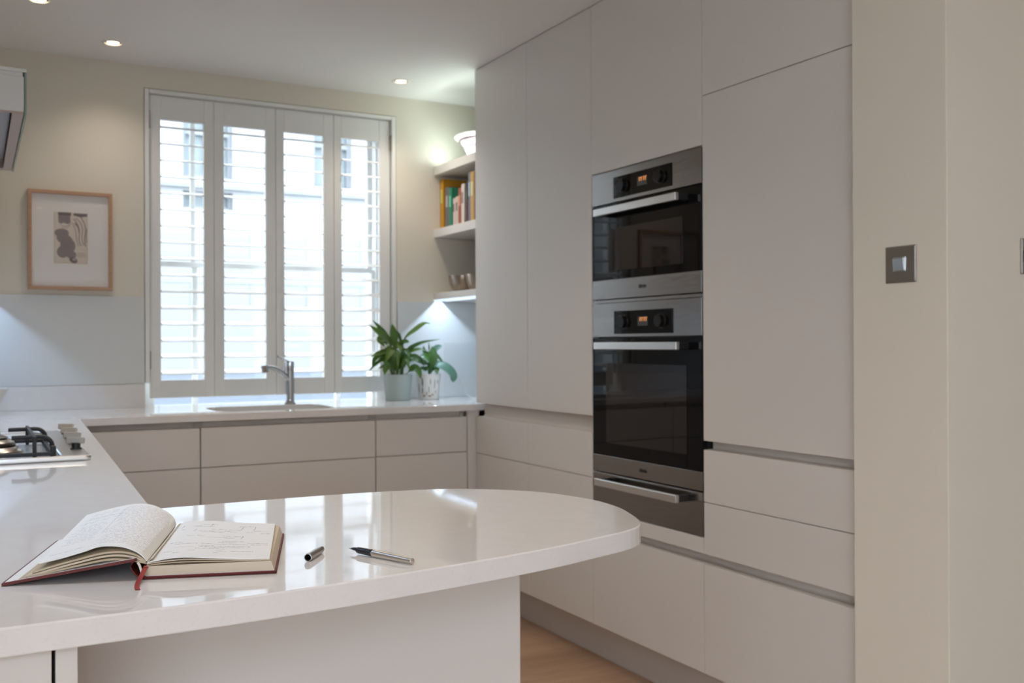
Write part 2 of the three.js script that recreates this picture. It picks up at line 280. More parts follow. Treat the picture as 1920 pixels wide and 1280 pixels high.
{
  const t = thing('oven_cabinet', 'tall cabinet housing the two built-in ovens and the warming drawer', 'cabinet', [XF + 0.3, 0, (zC + zD) / 2]);
  part(t, 'carcass', [bx(FX + 0.004, XR - 0.01, PL, 0.488, zC, zD), bx(FX + 0.032, XR - 0.01, 0.488, 0.54, zC, zD), bx(FX + 0.004, XR - 0.01, 0.54, 0.574, zC, zD), bx(FX + 0.004, XR - 0.01, 1.764, TOP, zC, zD), bx(2.46, XR - 0.01, 0.574, 1.764, zC, zD), bx(FX + 0.02, 2.46, 0.574, 1.764, zC, zC + 0.003), bx(FX + 0.02, 2.46, 0.574, 1.764, zD - 0.003, zD)], M.carcass);
  frontX(t, 'door', 1.7606, TOP, zC, zD); frontX(t, 'filler_panel', 0.5265, 0.5766, zC, zD);
  part(t, 'handle_channel', channelAlongZ(0.497, 0.5265, zC, zD, XF + 0.0195), M.channel); frontX(t, 'drawer', PL, 0.497, zC, zD);
}
{
  const t = thing('fridge_cabinet', 'tall cabinet right of the ovens, against the beige wall', 'cabinet', [XF + 0.3, 0, (zD + zE) / 2]);
  carcassX(t, zD, zE, [[PL, 0.488, 0.004], [0.488, 0.54, 0.032], [0.54, 0.835, 0.004], [0.835, 0.88, 0.032], [0.88, TOP, 0.004]]);
  frontX(t, 'door', 1.9093, TOP, zD, zE); frontX(t, 'door', 0.868, 1.9093, zD, zE); part(t, 'handle_channel', channelAlongZ(0.843, 0.868, zD, zE, XF + 0.0195), M.channel);
  frontX(t, 'drawer', 0.6838, 0.843, zD, zE); frontX(t, 'drawer', 0.5265, 0.6838, zD, zE);
  part(t, 'handle_channel', channelAlongZ(0.4965, 0.5265, zD, zE, XF + 0.0195), M.channel); frontX(t, 'drawer', PL, 0.4965, zD, zE);
}
tag(part(scene, 'plinth', bx(2.042, 2.058, 0, PL - 0.003, zA, zE, 0.001), M.plinth), 'recessed kick board along the floor under the tall cabinets', 'plinth');
// base units along the back wall (fronts look to +z)
function channelAlongX(y0, y1, x0, x1, z) {
  const S = new THREE.Shape(), d = 0.024, h = y1 - y0;
  S.moveTo(0, -0.01); S.lineTo(d + 0.004, -0.01); S.lineTo(d + 0.004, h); S.lineTo(d, h); S.lineTo(d, 0.008); S.quadraticCurveTo(d, 0, d - 0.008, 0); S.lineTo(0, 0);
  return new THREE.ExtrudeGeometry(S, { depth: x1 - x0, bevelEnabled: false, curveSegments: 8 }).rotateY(Math.PI / 2).translate(x0, y0, z);
}
const ZF = -3.862;
for (const [x0, x1, lab] of [[0.30, 0.757, 'base drawer unit in the left corner under the back worktop'], [0.757, 1.466, 'wide base drawer unit below the sink'], [1.466, 1.890, 'base drawer unit right of the sink unit, beside the tall cabinets']]) {
  const t = thing('base_cabinet', lab, 'cabinet', [(x0 + x1) / 2, 0, ZF - 0.3]);
  part(t, 'carcass', [bx(x0 + 0.001, x1 - 0.001, PL, 0.835, ZF - 0.036, ZF - 0.022), bx(x0, x0 + 0.016, PL, 0.871, -4.44, ZF - 0.034), bx(x1 - 0.016, x1, PL, 0.871, -4.44, ZF - 0.034), bx(x0, x1, PL, PL + 0.016, -4.44, ZF - 0.034)], M.carcass);
  part(t, 'handle_channel', channelAlongX(0.8475, 0.8715, x0 + 0.0025, x1 - 0.0025, ZF - 0.0195), M.channel);
  for (const [a, b] of [[0.6945, 0.848], [0.42, 0.6945], [PL, 0.42]]) part(t, 'drawer', bx(x0 + 0.0022, x1 - 0.0022, a + 0.0016, b - 0.0014, ZF - 0.019, ZF, 0.0012), M.cabinet);
}
tag(part(scene, 'filler_strip', bx(1.892, XF + 0.018, PL, 0.8715, ZF - 0.02, ZF, 0.001), M.cabinet), 'narrow upright filler strip in the corner between base drawers and tall cabinets', 'filler');
tag(part(scene, numbered('plinth'), bx(0.3, 2.04, 0, PL - 0.003, ZF - 0.07, ZF - 0.055, 0.001), M.cabinet), 'recessed kick board along the floor under the back base drawers', 'plinth');
// left run, seen only from above: one unit under the hob
{
  const t = thing('hob_cabinet', 'base cabinet under the worktop that carries the hob', 'cabinet', [-0.1, 0, -2.7]);
  part(t, 'carcass', bx(XL + 0.005, 0.20, PL, 0.8715, -3.84, -1.66), M.carcass);
  for (const [a, b] of [[-3.83, -3.12], [-3.12, -2.4], [-2.4, -1.68]]) part(t, 'drawer', bx(0.201, 0.22, PL, 0.84, a + 0.0015, b - 0.0015, 0.0012), M.cabinet);
}
{ // peninsula base
  const t = thing('peninsula_base', 'off-white panelled base under the rounded peninsula', 'cabinet', [0.3, 0, -1.35]);
  part(t, 'back_panel', bx(0.09, 0.698, 0, 0.8715, -1.268, -1.25, 0.004), M.cabinet);
  part(t, 'body', [bx(0.09, 0.690, 0, 0.8715, -1.63, -1.269)], M.cabinet);
  part(t, 'end_panel', bx(0.0685, 0.0885, 0, 0.8715, -1.63, -1.0505, 0.001), M.cabinet);
  part(t, 'carcass', bx(XL + 0.005, 0.0665, 0.0, 0.8715, -1.63, -1.075), M.carcass);
  part(t, 'door', bx(XL + 0.01, 0.0652, 0.05, 0.8705, -1.0735, -1.0505, 0.0012), M.cabinet);
}

// ================================================================= OVENS
const font = await new FontLoader().loadAsync('fonts/droid/droid_sans_bold.typeface.json');
function lettering(t, text, size, y, z, x) {
  const g = new TextGeometry(text, { font, size, depth: 0.0006, curveSegments: 4, bevelEnabled: false }); g.computeBoundingBox();
  const w = g.boundingBox.max.x; g.translate(-w / 2, -size / 2, 0).rotateY(-Math.PI / 2).translate(x, y, z);
  return part(t, 'lettering', g, M.black);
}
function handleBar(t, y, z0, z1, d = 0.045) {
  const h = part(t, 'handle', bx(XF - d - 0.006, XF - d + 0.008, y - 0.012, y + 0.012, z0, z1, 0.002), M.steelBright);
  for (const z of [z0 + 0.001, z1 - 0.017]) part(h, 'handle_mount', bx(XF - d + 0.007, XF + 0.001, y - 0.0105, y + 0.0105, z, z + 0.016, 0.002), M.black);
  return h;
}
function controls(t, y0, y1, z0, z1) {
  const p = part(t, 'control_fascia', bx(XF - 0.0025, XF + 0.002, y0, y1, z0, z1, 0.001), M.blackGlass);
  const yc = (y0 + y1) / 2;
  part(p, 'display', bx(XF - 0.0032, XF - 0.002, yc - 0.0135, yc + 0.0175, -2.652, -2.598, 0.0004), M.displayGlass);
  const bars = []; for (const z of [-2.640, -2.630, -2.617, -2.607]) bars.push(bx(XF - 0.0038, XF - 0.003, yc + 0.002, yc + 0.014, z, z + 0.0028), bx(XF - 0.0038, XF - 0.003, yc + 0.0125, yc + 0.0145, z, z + 0.007));
  part(p, 'digits', bars, M.digit, { label: 'glowing orange digits' });
  for (const z of [-2.731, -2.527]) {
    part(p, 'dial', new THREE.CylinderGeometry(0.0195, 0.021, 0.016, 32).rotateZ(Math.PI / 2).translate(XF - 0.0105, yc + 0.001, z), M.dial);
    part(p, 'dial_ring', new THREE.TorusGeometry(0.0235, 0.0012, 8, 40).rotateY(Math.PI / 2).translate(XF - 0.003, yc + 0.001, z), M.displayGlass);
  }
}
const oz0 = zC + 0.003, oz1 = zD - 0.005;
{
  const t = thing('compact_oven', 'upper built-in steel and black glass oven with a shallow door', 'oven', [XF + 0.25, 1.314, (zC + zD) / 2]);
  part(t, 'housing', bx(XF + 0.022, 2.44, 1.318, 1.757, oz0 + 0.003, oz1 - 0.003), M.black);
  part(t, 'control_panel', bx(XF, XF + 0.021, 1.6485, 1.7585, oz0, oz1, 0.0012), M.steel);
  controls(t, 1.660, 1.733, -2.7915, -2.470);
  part(t, 'door', bx(XF, XF + 0.021, 1.3835, 1.6445, oz0, oz1, 0.0012), M.blackGlass);
  part(t, 'door_window', bx(-0.001, 0.006, 1.4115, 1.5575, -0.197, 0.197, 0.0004).rotateY(1.0 * RAD).translate(XF - 0.0042, 0, -2.6152), M.ovenWindow);
  part(t, 'bottom_trim', bx(XF - 0.0006, XF + 0.02, 1.3175, 1.3835, oz0, oz1, 0.001), M.steel);
  lettering(t, 'Miele', 0.0115, 1.352, -2.6285, XF - 0.0009);
  handleBar(t, 1.6135, -2.846, -2.391);
}
tag(part(scene, 'trim_strip', bx(XF + 0.004, XF + 0.02, 1.3035, 1.3145, oz0, oz1, 0.001), M.steel), 'thin steel strip between the upper and the lower oven', 'trim');
{
  const t = thing('single_oven', 'lower built-in steel oven with a tall black glass door', 'oven', [XF + 0.25, 0.713, (zC + zD) / 2]);
  part(t, 'housing', bx(XF + 0.022, 2.44, 0.717, 1.3, oz0 + 0.003, oz1 - 0.003), M.black);
  part(t, 'control_panel', bx(XF, XF + 0.021, 1.186, 1.302, oz0, oz1, 0.0012), M.steel);
  controls(t, 1.1957, 1.2737, -2.7912, -2.468);
  part(t, 'door', bx(XF, XF + 0.021, 0.7725, 1.1815, oz0, oz1, 0.0012), M.blackGlass);
  part(t, 'door_window', bx(-0.001, 0.006, 0.82, 1.095, -0.215, 0.215, 0.0004).rotateY(1.0 * RAD).translate(XF - 0.0046, 0, -2.615), M.ovenWindow);
  part(t, 'bottom_trim', bx(XF - 0.0006, XF + 0.02, 0.7155, 0.7725, oz0, oz1, 0.001), M.steel);
  lettering(t, 'Miele', 0.0115, 0.744, -2.6285, XF - 0.0009);
  handleBar(t, 1.155, -2.846, -2.39);
}
{
  const t = thing('warming_drawer', 'steel warming drawer with bar handle below the ovens', 'drawer', [XF + 0.25, 0.58, (zC + zD) / 2]);
  part(t, 'housing', bx(XF + 0.022, 2.44, 0.582, 0.70, oz0 + 0.003, oz1 - 0.003), M.black);
  part(t, 'drawer_front', bx(XF, XF + 0.021, 0.5785, 0.7105, oz0, oz1, 0.0012), M.steel);
  const h = handleBar(t, 0.686, -2.846, -2.395);
}

// ================================================================= OPEN SHELVES AND WHAT STANDS ON THEM
const SX = 2.0, SZ1 = zA - 0.002, SHX = XR - 0.002;
const shelfM = std(lin(0.76, 0.745, 0.715), 0.45);
for (const [y0, y1, lab, led] of [[1.998, 2.039, 'white top shelf carrying the striped bowl, light glowing above it', 1], [1.690, 1.731, 'white middle shelf carrying the row of books', 0], [1.3735, 1.415, 'white bottom shelf with a bright light strip under its front edge', -1]]) {
  const t = thing('wall_shelf', lab, 'shelf', [SX, y0, -4.15]);
  part(t, 'board', led < 0 ? [bx(SX, SHX, y0 + 0.020, y1, ZB + 0.001, SZ1, 0.001), bx(SX + 0.04, SHX, y0, y0 + 0.0202, ZB + 0.008, SZ1), bx(SX, SX + 0.0042, y0 + 0.0102, y0 + 0.0202, ZB + 0.001, SZ1)] : bx(SX, SHX, y0, y1, ZB + 0.001, SZ1, 0.001), shelfM);
  if (led) {
    const L = new THREE.RectAreaLight(led > 0 ? LED_UP : LED, led > 0 ? LED_UP_L : LED_DOWN_L, led > 0 ? 0.02 : 0.005, led > 0 ? 0.53 : 0.55);
    if (led > 0) { part(t, 'light_strip', bx(SX + 0.018, SX + 0.04, y1 + 0.0002, y1 + 0.004, ZB + 0.045, SZ1 - 0.02), M.ledUp); L.position.set(SX + 0.029, y1 + 0.006, -4.145); L.rotation.x = Math.PI / 2; }
    else { part(t, 'channel_profile', [bx(SX + 0.0385, SX + 0.0399, y0, y0 + 0.0199, ZB + 0.008, SZ1), bx(SX + 0.0043, SX + 0.0384, y0 + 0.0187, y0 + 0.0199, ZB + 0.008, SZ1)], M.profile); part(t, 'light_strip', bx(SX + 0.0185, SX + 0.0255, y0 + 0.0165, y0 + 0.0186, ZB + 0.03, SZ1 - 0.003), M.led); part(t, 'lens_strip', bx(SX + 0.0005, SX + 0.004, y0 - 0.001, y0 + 0.0101, ZB + 0.008, SZ1 - 0.003, 0.0008), M.lens, { label: 'glowing lens along the front lower edge' }); L.position.set(SX + 0.022, y0 + 0.0155, -4.145); L.rotation.x = -Math.PI / 2; }
    scene.add(L);
  }
}
for (const [z0, z1, lab] of [[ZB + 0.008, -3.36, 'white shelf with a light strip on the left wall beyond the cooker hood'], [-2.44, -1.15, 'white shelf with a light strip on the left wall above the open notebook']]) {
  // shelves on the left wall either side of the hood, just outside the picture; their strips wash the left-hand worktop and splashback
  const x1 = z0 < -4 ? 0.035 : 0.004, t = thing('wall_shelf', lab, 'shelf', [XL, 1.3735, (z0 + z1) / 2]);
  part(t, 'board', [bx(XL + 0.001, x1, 1.3935, 1.415, z0, z1, 0.001), bx(XL + 0.001, x1 - 0.04, 1.3735, 1.3936, z0, z1), bx(x1 - 0.004, x1, 1.3836, 1.3936, z0, z1)], shelfM);
  part(t, 'channel_profile', [bx(x1 - 0.0399, x1 - 0.0385, 1.3735, 1.3934, z0, z1), bx(x1 - 0.0384, x1 - 0.0042, 1.3922, 1.3934, z0, z1)], M.profile); part(t, 'light_strip', bx(x1 - 0.0255, x1 - 0.0185, 1.390, 1.3921, z0 + 0.022, z1 - 0.002), M.led); part(t, 'lens_strip', bx(x1 - 0.004, x1 - 0.0005, 1.3725, 1.3835, z0, z1, 0.0008), M.lens);
  const L = new THREE.RectAreaLight(LED_L, z0 < -4 ? LED_LEFT_L : LED_LEFT_L * LEFT_NEAR, 0.005, z1 - z0 - 0.04); L.position.set(x1 - 0.022, 1.3885, (z0 + z1) / 2); L.rotation.x = -Math.PI / 2; scene.add(L);
}
{ // books on the middle shelf: z from, z to, height, colour, front x, depth, label
  const B = [
    [-4.452, -4.407, 0.247, [0.62, 0.30, 0.02], 2.030, 0.23, 'tall orange-yellow book against the window wall'],
    [-4.402, -4.352, 0.200, [0.17, 0.155, 0.155], 2.034, 0.17, 'dark grey book next to the orange book'],
    [-4.350, -4.311, 0.190, [0.02, 0.22, 0.13], 2.030, 0.16, 'green book on the middle shelf'],
    [-4.308, -4.278, 0.136, [0.62, 0.53, 0.49], 2.032, 0.13, 'short cream paperback right of the green book'],
    [-4.277, -4.246, 0.140, [0.66, 0.52, 0.46], 2.032, 0.13, 'short pinkish cream paperback beside the rust-brown book'],
    [-4.244, -4.208, 0.176, [0.30, 0.085, 0.04], 2.030, 0.16, 'rust-brown book in the middle of the row'],
    [-4.206, -4.172, 0.190, [0.66, 0.58, 0.53], 2.028, 0.16, 'tall off-white book right of the rust-brown one'],
    [-4.170, -4.150, 0.196, [0.025, 0.035, 0.03], 2.036, 0.17, 'thin black book right of the off-white one'],
    [-4.149, -4.137, 0.11, [0.16, 0.015, 0.03], 2.032, 0.12, 'thin short maroon book between black and blue-grey books'],
    [-4.135, -4.106, 0.236, [0.15, 0.19, 0.25], 2.030, 0.2, 'tall blue-grey book near the cabinet'],
    [-4.104, -4.064, 0.232, [0.55, 0.33, 0.12], 2.026, 0.2, 'tall tan book closest to the tall cabinet'],
  ];
  const paper = std(lin(0.7, 0.64, 0.52), 0.9);
  for (const [z0, z1, h, c, x, d, lab] of B) {
    const y = 1.7313, t = thing('shelf_book', lab, 'book', [x, y, (z0 + z1) / 2], 0, 'books in the row on the middle shelf'), m = std(lin(...c), 0.55);
    const sp = new THREE.Shape(), w = z1 - z0; sp.moveTo(0.004, -w / 2); sp.quadraticCurveTo(-0.002, 0, 0.004, w / 2); sp.lineTo(0.007, w / 2); sp.lineTo(0.007, -w / 2);
    part(t, 'cover', [bx(0.004, d, 0, h, -w / 2, -w / 2 + 0.0025), bx(0.004, d, 0, h, w / 2 - 0.0025, w / 2), new THREE.ExtrudeGeometry(sp, { depth: h, bevelEnabled: false }).rotateX(-Math.PI / 2)], m, { local: true });
    part(t, 'pages', bx(0.0075, d - 0.004, 0.003, h - 0.004, -w / 2 + 0.0026, w / 2 - 0.0026), paper, { local: true });
    if (h > 0.13) { const lc = lin(...c.map((v) => (c[0] + c[1] + c[2] > 1 ? v * 0.35 : Math.min(0.7, v * 2.4 + 0.12)))); part(t, 'spine_label', bx(0.0003, 0.004, h * 0.52, h * 0.8, -w * 0.22, w * 0.22), std(lc, 0.6), { local: true }); }
  }
}
{ // white bowl with coloured bands on the top shelf
  const t = thing('striped_bowl', 'wide white bowl with dark red and mauve bands on the top shelf', 'bowl', [2.175, 2.0395, -4.17]);
  const P = [[0, 0.004], [0.085, 0.004], [0.095, 0], [0.105, 0], [0.108, 0.006], [0.112, 0.02], [0.120, 0.042], [0.132, 0.066], [0.142, 0.082], [0.153, 0.093], [0.170, 0.103], [0.178, 0.109], [0.176, 0.114], [0.168, 0.112], [0.15, 0.102], [0.134, 0.09], [0.118, 0.06], [0.1, 0.02], [0.08, 0.009], [0, 0.009]];
  part(t, 'bowl_body', lathe(P, 72), std(lin(0.86, 0.85, 0.83), 0.25), { local: true });
  const band = (pts, c) => part(t, 'painted_band', lathe(pts, 72), std(lin(...c), 0.3), { local: true });
  band([[0.1455, 0.0845], [0.1535, 0.0925], [0.1575, 0.0952], [0.1580, 0.0945], [0.1540, 0.0912], [0.1462, 0.0838], [0.1455, 0.0845]], [0.10, 0.05, 0.07]);
  band([[0.1245, 0.0510], [0.1318, 0.0652], [0.1326, 0.0649], [0.1254, 0.0506], [0.1245, 0.0510]].map(([a, b]) => [a + 0.0004, b]), [0.24, 0.17, 0.26]);
}
for (const [x, z, lab] of [[2.085, -4.305, 'small metal bowl on the bottom shelf, the one in full view'], [2.10, -4.155, 'small metal bowl on the bottom shelf, half hidden by the cabinet']]) {
  const t = thing('metal_bowl', lab, 'bowl', [x, 1.4153, z], 0, 'metal bowls on the bottom shelf');
  part(t, 'bowl_body', lathe([[0, 0.003], [0.026, 0.003], [0.03, 0], [0.036, 0.001], [0.05, 0.014], [0.06, 0.034], [0.066, 0.06], [0.068, 0.078], [0.0665, 0.079], [0.0645, 0.062], [0.058, 0.035], [0.047, 0.016], [0.034, 0.006], [0, 0.006]]), std(lin(0.36, 0.30, 0.25), 0.3, { metalness: 1 }), { local: true });
}
{ // clear glass board and bowl in the corner
  const t = thing('glass_board', 'clear glass board standing upright against the splashback under the shelf', 'board', [2.18, YW, ZB + 0.02]);
  part(t, 'glass_sheet', bx(2.047, 2.33, YW + 0.001, 1.1715, ZB + 0.009, ZB + 0.014, 0.001), M.clear);
  const b = thing('glass_bowl', 'clear glass bowl on the worktop beside the tall cabinet', 'bowl', [2.145, YW, -4.21]);
  part(b, 'bowl_body', lathe([[0, 0.002], [0.045, 0.002], [0.06, 0.006], [0.085, 0.03], [0.103, 0.07], [0.115, 0.095], [0.117, 0.097], [0.118, 0.095], [0.106, 0.069], [0.088, 0.028], [0.062, 0.003], [0.05, 0.0005], [0, 0.0005]], 64), M.clear, { local: true });
}

// ================================================================= POT PLANTS
function leaf(pts, W, o = {}) {
  const c = new THREE.CatmullRomCurve3(pts.map((p) => V(...p)), false, 'centripetal'), N = 14, pos = [], uv = [], idx = [], n0 = V(...(o.n || [-0.22, 0.42, 0.88])).normalize(), t0 = o.t0 ?? 0.25, stem = 0.0016;
  for (let i = 0; i <= N; i++) {
    const t = i / N, p = c.getPoint(t), T = c.getTangent(t).normalize(), side = T.clone().cross(n0).normalize(), up = side.clone().cross(T).normalize();
    if (i === 0) W *= 1.22;
    const s = t < t0 ? 0 : (t - t0) / (1 - t0), blade = Math.pow(Math.sin(Math.PI * Math.pow(s, o.round ? 0.95 : 0.72)), o.round ? 0.6 : 0.85), w = Math.max(stem * (t > 0.98 ? 0.2 : 1), W / 2 * (t < t0 ? 0 : blade));
    for (let k = -2; k <= 2; k++) { const q = p.clone().addScaledVector(side, w * k / 2).addScaledVector(up, Math.abs(k) * w * (o.fold ?? 0.14)); pos.push(q.x, q.y, q.z); uv.push(k / 4 + 0.5, t); }
  }
  for (let i = 0; i < N; i++) for (let k = 0; k < 4; k++) { const a = i * 5 + k, b = a + 5; idx.push(a, a + 1, b, a + 1, b + 1, b); }
  const g = new THREE.BufferGeometry(); g.setAttribute('position', new THREE.Float32BufferAttribute(pos, 3)); g.setAttribute('uv', new THREE.Float32BufferAttribute(uv, 2)); g.setIndex(idx); g.computeVertexNormals(); return g;
}
const leafTex = tex(128, (u, v) => { const d = Math.abs(u - 0.5), rib = d < 0.03 ? 0.14 : 0, vein = 0.05 * Math.sin(70 * (v + d * 0.9)), a = 0.86 + vein + rib + 0.1 * n16(u * 16, v * 16) - 0.05; return [a, a, a * 0.95]; });
const leafM = [[0.075, 0.175, 0.014], [0.10, 0.21, 0.02], [0.05, 0.125, 0.012], [0.14, 0.25, 0.028]].map((c) => std(lin(...c), 0.5, { map: leafTex, side: THREE.DoubleSide, transmission: 0.3, thickness: 0 }));
const orchidM = [[0.045, 0.13, 0.03], [0.065, 0.17, 0.03], [0.11, 0.22, 0.16]].map((c) => std(lin(...c), 0.35, { map: leafTex, side: THREE.DoubleSide, transmission: 0.12, thickness: 0 }));
{
  const x0 = 1.757, z0 = -4.335, t = thing('potted_plant', 'leafy green peace lily in a plain grey-green pot beside the shutters', 'plant', [x0, YW, z0]);
  part(t, 'pot', lathe([[0, 0], [0.056, 0], [0.058, 0.003], [0.0695, 0.119], [0.0705, 0.121], [0.0695, 0.1225], [0.0675, 0.121], [0.063, 0.09], [0, 0.09]]), std(lin(0.36, 0.41, 0.38), 0.5), { local: true });
  part(t, 'soil', cyl(0.063, 0.06, 0.012, 0, 0.1, 0), std(lin(0.03, 0.022, 0.016), 0.95), { local: true });
  const L = (a, b, dz = 0) => [(a - 861) * 0.000425, 0.12 - (b - 905) * 0.000397, dz];
  const put = (p, W, m, o) => part(t, 'leaf', leaf([[p[0][0] * 0 + (p[0][0] > 900 ? 0.02 : p[0][0] < 780 ? -0.025 : 0), 0.1, (p[0][2] || 0) * 0.3], ...p.map((q) => L(...q))], W, o), leafM[m], { local: true });
  put([[800, 690, 0.01], [740, 530, 0.03], [610, 430, 0.045], [480, 320, 0.05]], 0.055, 0, { t0: 0.42, n: [0.35, 0.6, 0.72] });
  put([[790, 640, 0], [735, 460, 0], [660, 350, -0.01], [575, 258, -0.01]], 0.02, 2, { t0: 0.4 });
  put([[800, 700, 0.01], [795, 520, 0.02], [790, 400, 0.02], [785, 298, 0.01]], 0.036, 0, { t0: 0.42, n: [0.1, 0.2, 0.95] });
  put([[890, 700, 0], [925, 480, 0.02], [1040, 380, 0.03], [1160, 295, 0.03], [1230, 300, 0.035]], 0.028, 1, { t0: 0.4, n: [-0.2, 0.85, 0.4] });
  put([[930, 720, 0], [970, 610, 0.02], [1090, 530, 0.04], [1330, 482, 0.05]], 0.017, 2, { t0: 0.3 });
  put([[780, 740, 0.02], [740, 640, 0.04], [600, 645, 0.06], [480, 690, 0.07]], 0.03, 1, { t0: 0.35, n: [0, 0.8, 0.55] });
  put([[760, 760, 0.03], [650, 665, 0.06], [530, 710, 0.07], [497, 815, 0.07]], 0.02, 2, { t0: 0.4 });
  put([[780, 720, 0.03], [735, 600, 0.05], [690, 660, 0.07], [650, 745, 0.08]], 0.034, 3, { t0: 0.3 });
  put([[760, 800, 0.02], [690, 710, 0.03], [570, 760, 0.05], [472, 860, 0.05]], 0.016, 2, { t0: 0.35 });
  put([[750, 820, 0.03], [690, 775, 0.06], [650, 830, 0.07], [640, 900, 0.07]], 0.028, 1, { t0: 0.35 });
  put([[740, 830, 0.03], [680, 790, 0.06], [620, 800, 0.07], [565, 828, 0.07]], 0.014, 0, { t0: 0.3 });
  put([[900, 560, 0], [870, 440, 0.01], [840, 395, 0.01], [820, 360, 0.01]], 0.013, 2, { t0: 0.2 });
  put([[880, 640, 0], [900, 520, 0.02], [940, 510, 0.03], [972, 518, 0.03]], 0.02, 0, { t0: 0.3 });
  put([[960, 860, 0.04], [1000, 820, 0.06], [1045, 870, 0.07], [1070, 955, 0.07]], 0.03, 0, { t0: 0.25 });
  put([[940, 700, 0.01], [990, 635, 0.03], [1100, 605, 0.04], [1195, 640, 0.04]], 0.022, 1, { t0: 0.3, n: [0, 0.8, 0.5] });
  put([[920, 760, 0.03], [985, 700, 0.05], [1050, 720, 0.06], [1120, 800, 0.06]], 0.03, 2, { t0: 0.3 });
  put([[760, 560, -0.02], [700, 480, -0.02], [650, 500, 0], [690, 570, 0.02]], 0.032, 0, { t0: 0.3 });
  put([[840, 640, -0.02], [860, 540, 0], [885, 590, 0.02], [890, 660, 0.03]], 0.026, 3, { t0: 0.3 });
  for (let k = 0; k < 26; k++) {
    const a = rnd() * 6.283, rr = 0.02 + rnd() * 0.045, h = 0.17 + rnd() * 0.085, b = [Math.cos(a) * 0.02, 0.1, Math.sin(a) * 0.02], e = [Math.cos(a) * (rr + 0.03), h * (0.72 + 0.25 * rnd()), Math.sin(a) * (rr + 0.03)];
    part(t, 'leaf', leaf([b, [Math.cos(a) * rr * 0.7, h * 0.8, Math.sin(a) * rr * 0.7], [Math.cos(a) * (rr + 0.012), h, Math.sin(a) * (rr + 0.012)], e], 0.014 + rnd() * 0.016, { t0: 0.3, n: [Math.cos(a) * 0.4, 0.4, 0.6 + 0.4 * Math.sin(a)] }), leafM[k % 4], { local: true });
  }
}
{
  const x0 = 1.913, z0 = -4.33, t = thing('potted_plant', 'broad-leaved plant in a white pot streaked with dark drips', 'plant', [x0, YW, z0]);
  part(t, 'pot', lathe([[0, 0], [0.047, 0], [0.049, 0.003], [0.0592, 0.116], [0.0605, 0.120], [0.0595, 0.1215], [0.0575, 0.12], [0.054, 0.09], [0, 0.09]]), std(lin(0.74, 0.71, 0.66), 0.4), { local: true });
  part(t, 'soil', cyl(0.0545, 0.053, 0.012, 0, 0.105, 0), std(lin(0.03, 0.022, 0.016), 0.95), { local: true });
  const drip = (deg, y0, y1, w, c) => {                            // glaze runs: thin slivers that follow the pot wall
    const a = deg * RAD, g = new THREE.SphereGeometry(1, 12, 10).scale(w, (y1 - y0) / 2, 0.0012), ym = (y0 + y1) / 2, r = 0.049 + ym * 0.0905;
    return g.rotateX(0.09).translate(0, ym, r).rotateY(a);
  };
  const dm = std(lin(0.02, 0.017, 0.015), 0.4), bm = std(lin(0.34, 0.22, 0.10), 0.4);
  for (const [d, a, b, w] of [[-32, 0.062, 0.105, 0.0036], [-34, 0.028, 0.06, 0.0026], [-58, 0.03, 0.08, 0.0024], [8, 0.07, 0.1, 0.0015], [0, 0.03, 0.065, 0.0014], [30, 0.05, 0.1, 0.0014], [48, 0.075, 0.095, 0.0018], [38, 0.03, 0.045, 0.0016], [-12, 0.02, 0.04, 0.0016]]) part(t, 'glaze_drip', drip(d - 22, a, b, w), dm, { local: true });
  for (const [d, a, b, w] of [[-25, 0.012, 0.026, 0.006], [5, 0.014, 0.022, 0.008], [20, 0.02, 0.028, 0.005]]) part(t, 'glaze_drip', drip(d - 22, a, b, w), bm, { local: true });
  const L = (a, b, dz = 0) => [(a - 1240) * 0.000425, 0.12 - (b - 905) * 0.000397, dz];
  const put = (p, W, m, o) => part(t, 'leaf', leaf([[0, 0.105, 0.004], ...p.map((q) => L(...q))], W, o), orchidM[m], { local: true });
  put([[1280, 800, 0.02], [1400, 835, 0.045], [1475, 920, 0.055], [1490, 1005, 0.055]], 0.058, 2, { t0: 0.12, round: true, n: [0.1, 0.75, 0.65] });
  put([[1200, 790, 0.02], [1120, 755, 0.04], [1040, 730, 0.05], [975, 715, 0.05]], 0.044, 0, { t0: 0.15, round: true, n: [-0.1, 0.7, 0.7] });
  put([[1255, 790, 0.02], [1265, 700, 0.025], [1272, 630, 0.02], [1270, 565, 0.015]], 0.04, 1, { t0: 0.15, n: [0, 0.25, 0.95] });
  put([[1220, 780, 0.03], [1190, 720, 0.05], [1130, 690, 0.055], [1075, 685, 0.055]], 0.042, 1, { t0: 0.2, n: [0, 0.6, 0.8] });
  put([[1275, 740, 0], [1300, 650, -0.01], [1350, 590, -0.01], [1420, 565, -0.005]], 0.024, 2, { t0: 0.5, round: true });
  put([[1280, 740, 0], [1312, 670, 0.01], [1360, 720, 0.02], [1410, 772, 0.02]], 0.014, 0, { t0: 0.3 });
  put([[1255, 760, 0], [1230, 680, 0], [1190, 630, 0], [1180, 560, 0]], 0.022, 0, { t0: 0.3 });
  put([[1262, 760, 0.01], [1290, 700, 0.015], [1300, 640, 0.015], [1310, 605, 0.01]], 0.026, 1, { t0: 0.25 });
  put([[1262, 700, -0.01], [1260, 620, -0.01], [1258, 570, -0.01], [1257, 518, -0.01]], 0.006, 0, { t0: 0.5 });
  put([[1200, 830, 0.03], [1150, 840, 0.045], [1110, 830, 0.05], [1075, 850, 0.05]], 0.02, 0, { t0: 0.2 });
  put([[1270, 850, 0.03], [1290, 840, 0.05], [1280, 880, 0.06], [1300, 890, 0.06]], 0.02, 1, { t0: 0.2 });
}

